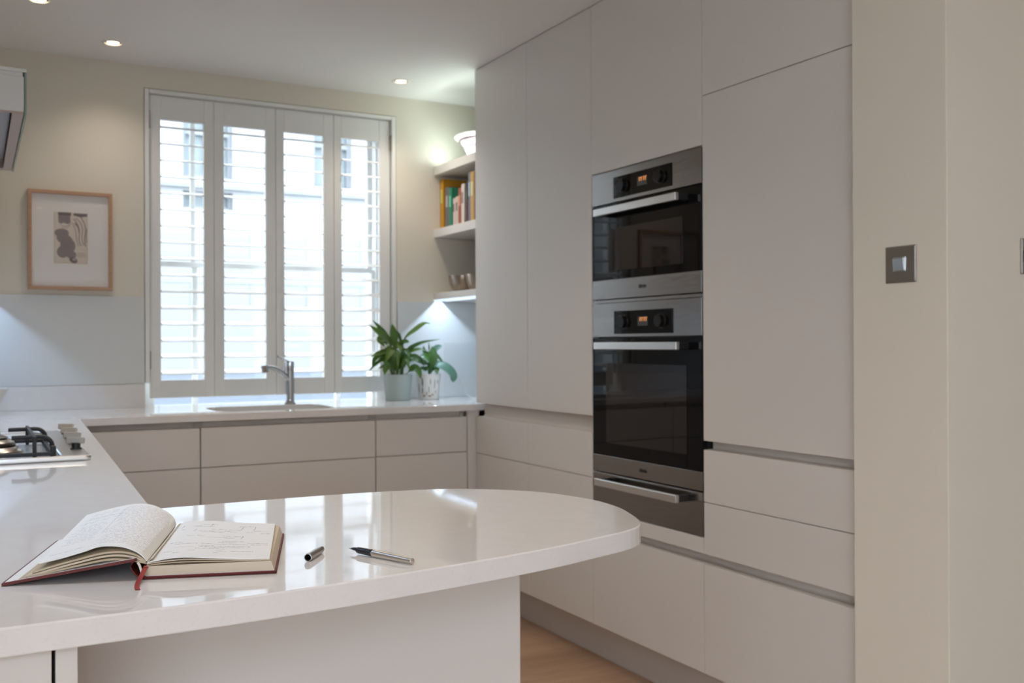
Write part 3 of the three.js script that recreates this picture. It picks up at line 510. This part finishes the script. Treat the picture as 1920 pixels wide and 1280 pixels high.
// ================================================================= PICTURE
{
  const x0 = 0.1915, x1 = 0.5115, y0 = 1.394, y1 = 1.802, zb = ZB + 0.002, zf = ZB + 0.024, w = 0.0145;
  const t = thing('framed_picture', 'abstract grey print in a pale wooden frame on the window wall', 'picture', [(x0 + x1) / 2, y0, zb]);
  part(t, 'frame_rail', bx(x0, x1, y1 - w, y1, zb, zf, 0.0012), M.oak); part(t, 'frame_rail', bx(x0, x1, y0, y0 + w, zb, zf, 0.0012), M.oak);
  part(t, 'frame_rail', bx(x0, x0 + w, y0 + w, y1 - w, zb, zf, 0.0012), M.oak); part(t, 'frame_rail', bx(x1 - w, x1, y0 + w, y1 - w, zb, zf, 0.0012), M.oak);
  part(t, 'mount_board', bx(x0 + w - 0.002, x1 - w + 0.002, y0 + w - 0.002, y1 - w + 0.002, zb + 0.001, zb + 0.008), M.mat);
  const cv = document.createElement('canvas'); cv.width = 256; cv.height = 400; const g = cv.getContext('2d');
  g.fillStyle = '#d9cdc0'; g.fillRect(0, 0, 256, 400); g.fillStyle = '#cdbfae'; g.fillRect(0, 0, 8, 400); g.fillRect(0, 392, 256, 8); g.fillRect(248, 0, 8, 400);
  const ink = '#877b7d', dark = '#675c5f'; const blob = (c, a) => { g.fillStyle = c; for (const [x, y, rx, ry, q] of a) { g.beginPath(); g.ellipse(x, y, rx, ry, q || 0, 0, 7); g.fill(); } };
  g.fillStyle = dark; g.fillRect(32, 0, 98, 26); g.fillStyle = ink; g.fillRect(34, 24, 90, 44); blob(ink, [[56, 72, 22, 16], [100, 70, 26, 20]]);
  g.fillStyle = dark; g.fillRect(148, 4, 104, 20); g.beginPath(); g.moveTo(160, 24); g.lineTo(250, 24); g.lineTo(205, 34); g.fill();
  g.strokeStyle = ink; g.lineCap = 'round'; const line = (w2, ...p) => { g.lineWidth = w2; g.beginPath(); g.moveTo(p[0], p[1]); for (let i = 2; i < p.length; i += 4) g.quadraticCurveTo(p[i], p[i + 1], p[i + 2], p[i + 3]); g.stroke(); };
  line(7, 150, 50, 205, 110, 190, 190, 185, 230, 205, 255); line(12, 160, 84, 190, 110, 190, 150); line(6, 165, 44, 225, 80, 215, 160, 205, 215, 225, 250); line(8, 200, 30, 250, 90, 236, 170, 226, 220, 240, 258); line(5, 140, 84, 170, 130, 168, 190, 172, 230, 185, 258); line(6, 250, 120, 240, 180, 246, 230);
  line(2, 40, 90, 90, 130, 130, 80, 110, 120, 60, 110); line(2, 60, 120, 110, 130, 125, 95);
  blob(ink, [[58, 162, 54, 34], [80, 210, 62, 40, 0.3], [104, 262, 58, 62], [66, 310, 44, 46], [130, 330, 40, 30]]); blob(dark, [[146, 372, 32, 22, 0.4]]); blob('#a99ea0', [[152, 366, 14, 11, 0.4]]);
  blob('#cbbdb2', [[205, 330, 40, 22]]);
  const tx = new THREE.CanvasTexture(cv); tx.colorSpace = THREE.SRGBColorSpace;
  const m = part(t, 'print', new THREE.PlaneGeometry(0.1285, 0.2115).translate(0.3527, 1.609, zb + 0.0086), std(lin(1, 1, 1), 0.9, { map: tx }));
  part(t, 'picture_glass', bx(x0 + w - 0.001, x1 - w + 0.001, y0 + w - 0.001, y1 - w + 0.001, zf - 0.006, zf - 0.004), M.pane);
}

// ================================================================= HOOD AND HOB
{
  const z1 = -2.5, z0 = -3.345, xr = 0.107, xl = XL + 0.005, yb = 1.694, yt = 1.79, t = thing('cooker_hood', 'white and glass cooker hood jutting in at the left edge above the hob', 'hood', [(xl + xr) / 2, yb, (z0 + z1) / 2]);
  part(t, 'canopy', [bx(xl, xr - 0.0055, yb + 0.004, yt - 0.012, z1 - 0.02, z1 - 0.002, 0.001), bx(xl, xr - 0.0055, yb + 0.004, yt - 0.012, z0 + 0.002, z0 + 0.02, 0.001), bx(xr - 0.03, xr - 0.0055, yb + 0.004, yt - 0.012, z0 + 0.02, z1 - 0.02, 0.001), bx(xl, xr - 0.008, yt - 0.012, yt - 0.002, z0 + 0.002, z1 - 0.002, 0.001)], std(lin(0.62, 0.63, 0.62), 0.3));
  part(t, 'glass_top', bx(xl, xr, yt - 0.002, yt + 0.006, z0, z1, 0.001), std(lin(0.68, 0.70, 0.68), 0.05));
  part(t, 'glass_edge', [bx(xr - 0.0048, xr, yb - 0.002, yt - 0.0025, z0, z1, 0.001)], M.greenGlass, { label: 'green-tinted glass side panel' });
  part(t, 'rim', [bx(xl, xr - 0.006, yb, yb + 0.03, z1 - 0.010, z1 - 0.0025, 0.001), bx(xl, xr - 0.006, yb, yb + 0.03, z0 + 0.002, z0 + 0.04, 0.001), bx(xr - 0.03, xr - 0.006, yb, yb + 0.03, z0 + 0.04, z1 - 0.010, 0.001)], std(lin(0.42, 0.32, 0.27), 0.35));
  part(t, 'underside', bx(xl, xr - 0.03, yb + 0.026, yb + 0.03, z0 + 0.04, z1 - 0.010), std(lin(0.36, 0.34, 0.37), 0.35));
  for (const z of [z0 + 0.13, z1 - 0.13]) {                        // unlit lamps in the underside
    part(t, 'hood_lamp', lathe([[0, -0.004], [0.026, -0.003], [0.03, 0.001], [0.03, 0.006], [0, 0.006]], 32).translate(-0.12, yb + 0.022, z), M.white);
  }
  for (let k = 0; k < 2; k++) {
    const a = z0 + 0.09 + k * 0.35, f = part(t, 'grease_filter', bx(xl + 0.03, xr - 0.062, yb + 0.019, yb + 0.0265, a, a + 0.31, 0.002), std(lin(0.2, 0.18, 0.18), 0.4, { metalness: 0.7 }));
    for (let i = 0; i < 3; i++) part(f, 'filter_slot', bx(xl + 0.05, xr - 0.075, yb + 0.016, yb + 0.0195, a + 0.03 + i * 0.1, a + 0.05 + i * 0.1, 0.001), M.steelBright);
  }
}
{
  const x0 = -0.29, x1 = 0.238, z1 = -2.447, z0 = -3.20, t = thing('gas_hob', 'stainless steel gas hob with black pan supports on the left worktop', 'hob', [(x0 + x1) / 2, YW, (z0 + z1) / 2]);
  const R = roundRect(x0, x1, -z1, -z0, 0.016), R2 = roundRect(x0 + 0.012, 0.172, -z1 + 0.012, -z0 - 0.012, 0.03);
  R.holes.push(roundRect(x0 + 0.012, 0.172, -z1 + 0.012, -z0 - 0.012, 0.03, new THREE.Path()));
  part(t, 'hob_plate', [slab(R, YW + 0.0003, YW + 0.0125, 0.004, 10), slab(R2, YW + 0.0003, YW + 0.006, 0, 10)], M.steelBright);
  for (const [x, z] of [[0.2165, -2.604], [0.2215, -2.758], [0.226, -2.915], [0.230, -3.07]]) {
    const k = part(t, 'knob', new RoundedBoxGeometry(0.042, 0.0145, 0.011, 2, 0.002).rotateX(-0.25).rotateY(-0.5).translate(x - 0.001, YW + 0.0335, z), M.knobTan);
    part(k, 'knob_stem', [cyl(0.0105, 0.0095, 0.014, x, YW + 0.021, z), cyl(0.0125, 0.0135, 0.003, x, YW + 0.0138, z)], M.black);
  }
  const burner = (x, z, r) => {
    const b = part(t, 'burner', lathe([[0, 0.006], [r * 1.05, 0.006], [r * 1.0, 0.013], [r * 0.86, 0.0215], [r * 0.80, 0.0225], [0, 0.0225]], 48).translate(x, YW, z), M.satin);
    part(b, 'burner_ring', lathe([[r * 0.5, 0.0225], [r * 0.79, 0.0225], [r * 0.79, 0.0265], [r * 0.5, 0.0265]], 48).translate(x, YW, z), M.iron);
    part(b, 'burner_tier', lathe([[0, 0.0262], [r * 0.80, 0.0262], [r * 0.74, 0.034], [r * 0.62, 0.0395], [r * 0.5, 0.0405], [r * 0.5, 0.0425], [0, 0.0425]], 48).translate(x, YW, z), M.satin);
    part(b, 'burner_cap', lathe([[0, 0.0425], [r * 0.56, 0.0425], [r * 0.56, 0.045], [r * 0.4, 0.0495], [0, 0.0515]], 48).translate(x, YW, z), std(lin(0.16, 0.155, 0.15), 0.4, { metalness: 0.6 }));
  };
  burner(0.032, -2.66, 0.070); burner(-0.17, -2.98, 0.05); burner(0.03, -3.02, 0.04);
  { // cast support over the large burner: low frame, long bars, fingers that turn down at the sides
    const xa = -0.25, xb = 0.16, za = -2.862, zb = -2.503, y = YW + 0.055, w = 0.0085, h = 0.009, bars = [];
    for (const z of [za, zb]) bars.push(bx(xa, xb, YW + 0.010, YW + 0.0185, z - w / 2, z + w / 2, 0.002));
    for (const x of [xa, xb]) bars.push(bx(x - w / 2, x + w / 2, YW + 0.010, YW + 0.0185, za, zb, 0.002));
    for (const x of [0.121, -0.033, -0.19]) { bars.push(bx(x - w / 2, x + w / 2, y - h, y, za, zb, 0.002)); for (const z of [za + 0.004, zb - 0.004]) bars.push(bx(x - w / 2, x + w / 2, YW + 0.006, y, z - w / 2, z + w / 2, 0.002)); }
    for (const z of [-2.795, -2.545]) { bars.push(tube([[0.075, y - 0.0045, z], [0.11, y - 0.0045, z], [0.146, y - 0.006, z], [0.1575, y - 0.016, z], [0.160, YW + 0.03, z], [0.162, YW + 0.011, z]], 0.0052, 22, 8)); bars.push(tube([[-0.165, y - 0.0045, z], [-0.20, y - 0.0045, z], [-0.237, y - 0.006, z], [-0.247, y - 0.016, z], [-0.25, YW + 0.011, z]], 0.0052, 18, 8)); }
    for (const z of [za + 0.006, zb - 0.006]) bars.push(bx(xb - 0.006, xb + 0.006, YW + 0.0065, YW + 0.032, z - 0.009, z + 0.009, 0.003));
    part(t, 'pan_support', bars, M.iron);
  }
}
{
  const t = thing('serving_bowl', 'pale flared bowl at the left edge on the back worktop', 'bowl', [0.005, YW, -4.25]);
  part(t, 'bowl_body', lathe([[0, 0.003], [0.04, 0.003], [0.045, 0], [0.05, 0.001], [0.066, 0.02], [0.09, 0.06], [0.107, 0.092], [0.11, 0.1], [0.107, 0.102], [0.103, 0.092], [0.085, 0.06], [0.06, 0.02], [0, 0.008]]), std(lin(0.66, 0.62, 0.56), 0.4), { local: true });
}

// ================================================================= SWITCH PLATES
{
  const y0 = 1.302, y1 = 1.388, z0 = -1.6170, z1 = -1.5312, xw = 1.90, t = thing('light_switch', 'square satin steel rocker switch on the beige wall pier', 'switch', [xw, 1.345, -1.574]);
  part(t, 'plate', [bx(xw - 0.004, xw - 0.0003, y0, y1, z0, z1, 0.0016), bx(xw - 0.005, xw - 0.003, y0 + 0.0025, y1 - 0.0025, z0 + 0.0025, z1 - 0.0025, 0.001)], M.satin);
  part(t, 'rocker_surround', bx(xw - 0.0062, xw - 0.0045, 1.328, 1.3625, -1.5935, -1.5585, 0.0006), M.chrome);
  part(t, 'rocker', new RoundedBoxGeometry(0.007, 0.030, 0.030, 2, 0.0012).rotateZ(0.14).translate(xw - 0.007, 1.3452, -1.576), M.chrome);
}
{
  const y0 = 1.3222, y1 = 1.4068, x0 = 2.1585, zw = -1.451, t = thing('light_switch', 'steel switch plate cut by the right edge of the picture', 'switch', [x0 + 0.043, 1.3645, zw]);
  part(t, 'plate', bx(x0, x0 + 0.086, y0, y1, zw + 0.0003, zw + 0.0045, 0.0016), M.satin);
  part(t, 'rocker', new RoundedBoxGeometry(0.02, 0.03, 0.007, 2, 0.0012).rotateX(0.14).translate(x0 + 0.022, 1.3645, zw + 0.007), M.black);
}

// ================================================================= DOWNLIGHTS
function downlight(x, z, k, lab, group, lum = 1) {
  const t = thing('downlight', lab, 'downlight', [x, YC, z], 0, group);
  part(t, 'trim_ring', lathe([[0.031, 0.004], [0.0305, -0.002], [0.033, -0.0045], [0.040, -0.003], [0.0425, -0.0005], [0.0425, 0]], 40), std(lin(0.75, 0.72, 0.68), 0.35), { local: true });
  part(t, 'reflector', lathe([[0.0300, -0.0005], [0.0295, 0.012], [0.022, 0.030], [0.0, 0.032]], 40), M.chrome, { local: true });
  part(t, 'bulb', lathe([[0, -0.0035], [0.012, -0.003], [0.021, -0.0005], [0.0215, 0.004], [0.0205, 0.029], [0, 0.030]], 32), M.bulb, { local: true });
  const s = new THREE.SpotLight(WARM, SPOT * k, 0, 62 * RAD, 0.95, 2);
  s.position.set(x, YC - 0.012, z); s.target.position.set(x, 0, z); s.shadow.radius = 1; s.castShadow = true; scene.add(s, s.target);
}
for (const [x, z, k, lab] of lampSpots) downlight(x, z, k, lab, 'recessed ceiling downlights in view');
for (const [x, z] of farSpots) downlight(x, z, z > -1.5 && z < 0 ? 0.6 : z < -2 ? 1.15 : 0.95, 'warm recessed downlight in the ceiling nearer the camera, outside the picture', 'ceiling downlights outside the picture');

// ================================================================= NOTEBOOK, PEN, CAP
function sheet(near, far, len, th, o = {}) {                       // profiles [s, h] across; swept from n = n0 to n0 + len towards local -z
  const N = o.N || 30, K = 8, n0 = o.n0 || 0;
  const cv = (P) => new THREE.CatmullRomCurve3(P.map(([s, h]) => V(s, h, 0)), false, 'centripetal').getSpacedPoints(N);
  const A = cv(near), B = cv(far || near), pos = [], uv = [], idx = [], row = N + 1, lay = (K + 1) * row;
  for (const d of [0, -th]) for (let k = 0; k <= K; k++) for (let i = 0; i <= N; i++) { const q = A[i].clone().lerp(B[i], k / K); pos.push(q.x, q.y + d, -(n0 + len * k / K)); uv.push(i / N, k / K); }
  const quad = (a, b, c, d) => idx.push(a, b, c, a, c, d), flip = near[0][0] > near[near.length - 1][0];
  const Q = (a, b, c, d) => (flip ? quad(a, d, c, b) : quad(a, b, c, d));
  for (let k = 0; k < K; k++) for (let i = 0; i < N; i++) { const a = k * row + i; Q(a, a + 1, a + row + 1, a + row); const b = a + lay; Q(b, b + row, b + row + 1, b + 1); }
  for (let i = 0; i < N; i++) { Q(i, i + lay, i + 1 + lay, i + 1); const a = K * row + i; Q(a, a + 1, a + 1 + lay, a + lay); }
  for (let k = 0; k < K; k++) { const a = k * row; Q(a, a + row, a + row + lay, a + lay); const b = a + N; Q(b, b + lay, b + row + lay, b + row); }
  const g = new THREE.BufferGeometry(); g.setAttribute('position', new THREE.Float32BufferAttribute(pos, 3)); g.setAttribute('uv', new THREE.Float32BufferAttribute(uv, 2)); g.setIndex(idx);
  const f = toCreasedNormals(g, 0.9); return f;
}
function scribble(kind) {                                          // handwriting-like strokes; nothing legible in the photograph either
  const W = 640, H = 960, cv = document.createElement('canvas'); cv.width = W; cv.height = H; const g = cv.getContext('2d');
  g.fillStyle = '#eae9e6'; g.fillRect(0, 0, W, H);
  g.strokeStyle = 'rgba(150,150,160,0.28)'; g.lineWidth = 1; for (let y = 40; y < H; y += 30) { g.beginPath(); g.moveTo(20, y); g.lineTo(W - 20, y); g.stroke(); }
  const word = (x, y, n, s, c) => { g.strokeStyle = c; g.lineWidth = 2.1; g.beginPath(); g.moveTo(x, y); for (let k = 0; k < n; k++) { const q = 3 + rnd() * 7 * s; g.quadraticCurveTo(x + q * 0.3, y - (4 + rnd() * 12) * s, x + q, y - rnd() * 3); x += q; if (rnd() < 0.18) { g.moveTo(x + 7 * s, y + rnd() * 2); x += 7 * s; } } g.stroke(); return x; };
  const ink = kind === 'right' ? ['#3b3f55', '#30354a', '#55545e'] : ['#8a8c99', '#7c8094', '#9a99a2'];
  if (kind === 'right') {
    for (const [y, list] of [[120, [[170, 14], [420, 10]]], [160, [[130, 10], [420, 6]]], [250, [[70, 4], [250, 12], [360, 10], [520, 6]]], [300, [[180, 26], [470, 8]]], [330, [[200, 20], [560, 10]]], [430, [[130, 5], [190, 5], [340, 12], [420, 6]]], [470, [[350, 10]]], [560, [[420, 8], [350, 12]]], [600, [[60, 9], [330, 16], [500, 14]]], [640, [[90, 16], [240, 18], [350, 20], [520, 12]]], [690, [[230, 40]]], [720, [[240, 36]]], [760, [[220, 22]]], [810, [[50, 8], [190, 6], [340, 8], [420, 18]]], [850, [[110, 6], [330, 4]]]]) for (const [x, n] of list) word(x, y, n, 0.9, ink[Math.floor(rnd() * 3)]);
    g.strokeStyle = ink[0]; g.lineWidth = 2; for (const [x, y, h] of [[60, 130, 70], [235, 90, 90], [430, 150, 90], [510, 120, 110], [150, 240, 60], [450, 400, 80]]) { g.beginPath(); g.moveTo(x + 10, y); g.quadraticCurveTo(x + 12, y + h * 0.6, x, y + h); g.stroke(); }
    g.lineWidth = 1.4; for (const [x, y, l] of [[150, 175, 120], [210, 470, 170], [100, 720, 110], [500, 260, 120]]) { g.beginPath(); g.moveTo(x, y); g.lineTo(x + l, y - 3); g.stroke(); }
  } else {
    for (let y = 60; y < H - 40; y += 30) { let x = 40 + rnd() * 20; const e = 300 + rnd() * 60; while (x < e) x = word(x, y, 4 + Math.floor(rnd() * 6), 0.8, ink[Math.floor(rnd() * 3)]) + 12; if (rnd() < 0.75) { x = 400 + rnd() * 30; while (x < 560) x = word(x, y, 4 + Math.floor(rnd() * 5), 0.8, ink[Math.floor(rnd() * 3)]) + 12; } }
    g.strokeStyle = ink[0]; g.lineWidth = 2; g.beginPath(); g.moveTo(360, 110); g.lineTo(375, 640); g.stroke(); g.strokeStyle = '#7f86b0'; g.lineWidth = 2; g.beginPath(); g.moveTo(370, 200); g.lineTo(560, 215); g.stroke();
  }
  const t = new THREE.CanvasTexture(cv); t.colorSpace = THREE.SRGBColorSpace; t.anisotropy = 8; return t;
}
{
  const t = thing('notebook', 'open red clothbound notebook with handwritten pages lying on the peninsula', 'notebook', [0.166, YW, -1.170], -17.8 * RAD);
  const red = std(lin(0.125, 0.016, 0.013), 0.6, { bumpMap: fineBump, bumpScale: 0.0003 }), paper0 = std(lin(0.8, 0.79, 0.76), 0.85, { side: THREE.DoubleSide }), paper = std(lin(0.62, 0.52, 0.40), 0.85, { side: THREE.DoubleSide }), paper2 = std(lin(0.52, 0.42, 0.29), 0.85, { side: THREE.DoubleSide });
  const inkL = std(lin(1, 1, 1), 0.85, { map: scribble('left') }), inkR = std(lin(1, 1, 1), 0.85, { map: scribble('right') });
  const H = 0.222, lp = { local: true };
  part(t, 'cover_board', bx(0.0005, 0.1465, 0.0004, 0.0036, -0.2255, 0.0035, 0.0011), red, lp);
  part(t, 'cover_board', sheet([[-0.0065, 0.0243], [-0.05, 0.0180], [-0.100, 0.0105], [-0.1465, 0.0034]], [[-0.0065, 0.0265], [-0.05, 0.0215], [-0.1, 0.0135], [-0.1465, 0.0060]], 0.229, 0.003, { n0: -0.0035 }), red, lp);
  part(t, 'endpaper', sheet([[-0.0095, 0.0243], [-0.05, 0.0184], [-0.100, 0.0109], [-0.1435, 0.0043]], [[-0.0095, 0.0266], [-0.05, 0.0219], [-0.1, 0.0139], [-0.1435, 0.0069]], 0.223, 0.0005, { n0: -0.0008 }), paper0, lp);
  part(t, 'endpaper', bx(0.003, 0.1438, 0.0034, 0.0040, -0.2230, 0.0008), paper0, lp);
  part(t, 'spine', sheet([[-0.0070, 0.0243], [-0.0118, 0.0190], [-0.0126, 0.0160], [-0.0085, 0.0085], [-0.003, 0.0036], [0.002, 0.0032]], null, 0.229, 0.0016, { n0: -0.0035, N: 16 }), red, lp);
  // right-hand block: solid lower pages, then two looser gatherings and the written page
  const bs = new THREE.Shape([[0.0015, 0.0041], [0.1436, 0.0041], [0.1424, 0.0085], [0.1400, 0.0147], [0.07, 0.0146], [0.0012, 0.0145]].map((p) => new THREE.Vector2(...p)));
  part(t, 'page_block', new THREE.ExtrudeGeometry(bs, { depth: H, bevelEnabled: false }).translate(0, 0, -H), paper, lp);
  part(t, 'page_gathering', sheet([[0.004, 0.0160], [0.02, 0.0172], [0.045, 0.0180], [0.09, 0.0168], [0.139, 0.0160]], [[0.005, 0.0170], [0.02, 0.019], [0.05, 0.0195], [0.09, 0.0175], [0.135, 0.0160]], H, 0.0010), paper2, lp);
  part(t, 'page_gathering', sheet([[0.004, 0.0178], [0.02, 0.0195], [0.045, 0.0207], [0.09, 0.0185], [0.1388, 0.0170]], [[0.006, 0.019], [0.02, 0.022], [0.05, 0.022], [0.09, 0.019], [0.1348, 0.0168]], H, 0.0010), paper, lp);
  part(t, 'written_page', sheet([[0.0045, 0.0192], [0.0134, 0.0208], [0.0269, 0.0229], [0.0449, 0.0235], [0.074, 0.0212], [0.1108, 0.0188], [0.1386, 0.0179]], [[0.0065, 0.0205], [0.0174, 0.0247], [0.035, 0.0252], [0.0528, 0.0248], [0.09, 0.0208], [0.1345, 0.0178]], H, 0.0011), inkR, lp);
  // left-hand gatherings, fanned and arching
  const near = [[0.0045, 0.0215], [-0.0045, 0.0306], [-0.0178, 0.0373], [-0.0335, 0.0401], [-0.0482, 0.0395], [-0.0605, 0.0356], [-0.0881, 0.0282], [-0.1091, 0.0240]], far = [[0.0045, 0.0225], [0.0016, 0.0311], [-0.0093, 0.0408], [-0.0263, 0.0493], [-0.046, 0.0514], [-0.0757, 0.0468], [-0.1085, 0.0388]];
  part(t, 'written_page', sheet(near, far, H, 0.0016), inkL, lp);
  const fan = [[0.0330, 0.0245, -0.1165, 0.0142, 0.013, 0.0022], [0.0292, 0.0213, -0.1220, 0.0098, 0.009, 0.0022], [0.0250, 0.0180, -0.1300, 0.0068, 0.004, 0.0022]];
  fan.forEach(([a, b, e, h, up, th], i) => part(t, 'page_gathering', sheet([[0.0035, 0.0212 - i * 0.001], [-0.01, a * 0.9], [-0.0335, a], [-0.0768, b], [e, h]], [[0.0035, 0.0222 - i * 0.001], [-0.01, a * 0.95 + up * 0.5], [-0.0335, a + up * 0.8], [-0.0768, b + up], [e + 0.004, h + up]], H, th), i % 2 ? paper : paper2, lp));
  part(t, 'page_gathering', sheet([[0.0055, 0.0200], [0.008, 0.0222], [0.0105, 0.0235]], [[0.0065, 0.0205], [0.0085, 0.0225], [0.0105, 0.0232]], H, 0.0006, { N: 6 }), paper, lp);
  part(t, 'headband', tube([[-0.0055, 0.0195, 0.0012], [-0.0035, 0.0165, 0.0018], [-0.002, 0.0115, 0.0018], [-0.0008, 0.0065, 0.0012]], 0.0014, 12, 8), std(lin(0.75, 0.68, 0.62), 0.8), lp);
  // ribbon bookmark: a flat strip from the gutter down on to the worktop
  const rb = new THREE.CatmullRomCurve3([V(0.003, 0.0155, -0.006), V(0.0028, 0.0130, 0.004), V(0.0005, 0.0075, 0.0105), V(-0.0010, 0.0030, 0.024), V(0.0005, 0.0009, 0.040), V(0.0035, 0.0008, 0.051)]).getPoints(24), rp = [], ri = [];
  rb.forEach((p, i) => { for (const s of [-0.0026, 0.0026]) rp.push(p.x + s, p.y, p.z, p.x + s, p.y - 0.0005, p.z); if (i) { const a = (i - 1) * 4, b = i * 4; ri.push(a, a + 2, b + 2, a, b + 2, b, a + 1, b + 3, a + 3, a + 1, b + 1, b + 3, a, b, b + 1, a, b + 1, a + 1, a + 2, a + 3, b + 3, a + 2, b + 3, b + 2); } });
  const rg = new THREE.BufferGeometry(); rg.setAttribute('position', new THREE.Float32BufferAttribute(rp, 3)); rg.setIndex(ri); rg.computeVertexNormals();
  part(t, 'ribbon_bookmark', rg, std(lin(0.28, 0.022, 0.016), 0.5, { side: THREE.DoubleSide }), { local: true, label: 'bright red ribbon bookmark' });
}
{ // pen: lies from the tail (right, near) to the nib (left, far)
  const tail = V(0.4580, 0.9045, -1.0850), tip = V(0.4160, 0.9050, -1.1935), dir = tip.clone().sub(tail), L = dir.length(), q = new THREE.Quaternion().setFromUnitVectors(V(0, 1, 0), dir.clone().normalize());
  const t = thing('fountain_pen', 'uncapped fountain pen with a steel barrel and black grip', 'pen', tail.toArray()); t.quaternion.copy(q);
  const sat = std(lin(0.62, 0.56, 0.50), 0.28, { metalness: 1 }), g = (p, n = 28) => lathe(p, n);
  part(t, 'barrel', g([[0, 0.0002], [0.0032, 0.0003], [0.0037, 0.0012], [0.0046, 0.045], [0.0047, 0.060], [0.0047, 0.0695], [0.0042, 0.0702], [0, 0.0703]]), sat, { local: true });
  part(t, 'grip', g([[0, 0.0700], [0.0043, 0.0703], [0.0044, 0.074], [0.0040, 0.094], [0.0038, 0.0985], [0.0030, 0.1003], [0, 0.1008]]), std(lin(0.01, 0.01, 0.014), 0.15), { local: true });
  part(t, 'feed', g([[0, 0.100], [0.0022, 0.1004], [0.0019, 0.106], [0.0006, 0.111], [0, 0.1112]]).translate(0, 0, 0.0008), std(lin(0.012, 0.012, 0.014), 0.3), { local: true });
  part(t, 'nib', g([[0, 0.0995], [0.0026, 0.1005], [0.0024, 0.105], [0.0009, 0.113], [0.0002, L], [0, L]], 16).scale(1, 1, 0.45), M.chrome, { local: true });
}
{
  const a = V(0.3545, 0.9049, -1.1655), b = V(0.3855, 0.9046, -1.2075), dir = b.clone().sub(a), L = dir.length(), t = thing('pen_cap', 'steel pen cap lying open end forward beside the notebook', 'cap', a.toArray());
  t.quaternion.setFromUnitVectors(V(0, 1, 0), dir.clone().normalize());
  part(t, 'cap_shell', lathe([[0.0036, 0.0005], [0.0046, 0], [0.0048, 0.0012], [0.0047, 0.03], [0.0042, L - 0.004], [0.0036, L - 0.0006], [0.0028, L], [0, L], [0, L - 0.002]], 32), std(lin(0.50, 0.48, 0.46), 0.3, { metalness: 1 }), { local: true });
  part(t, 'cap_liner', lathe([[0, 0.012], [0.0030, 0.012], [0.0033, 0.001], [0.0037, 0.0002], [0.0042, 0.0003], [0.0042, 0.0008]], 32), std(lin(0.008, 0.008, 0.009), 0.3, { side: THREE.DoubleSide }), { local: true });
}

renderer.render(scene, camera);
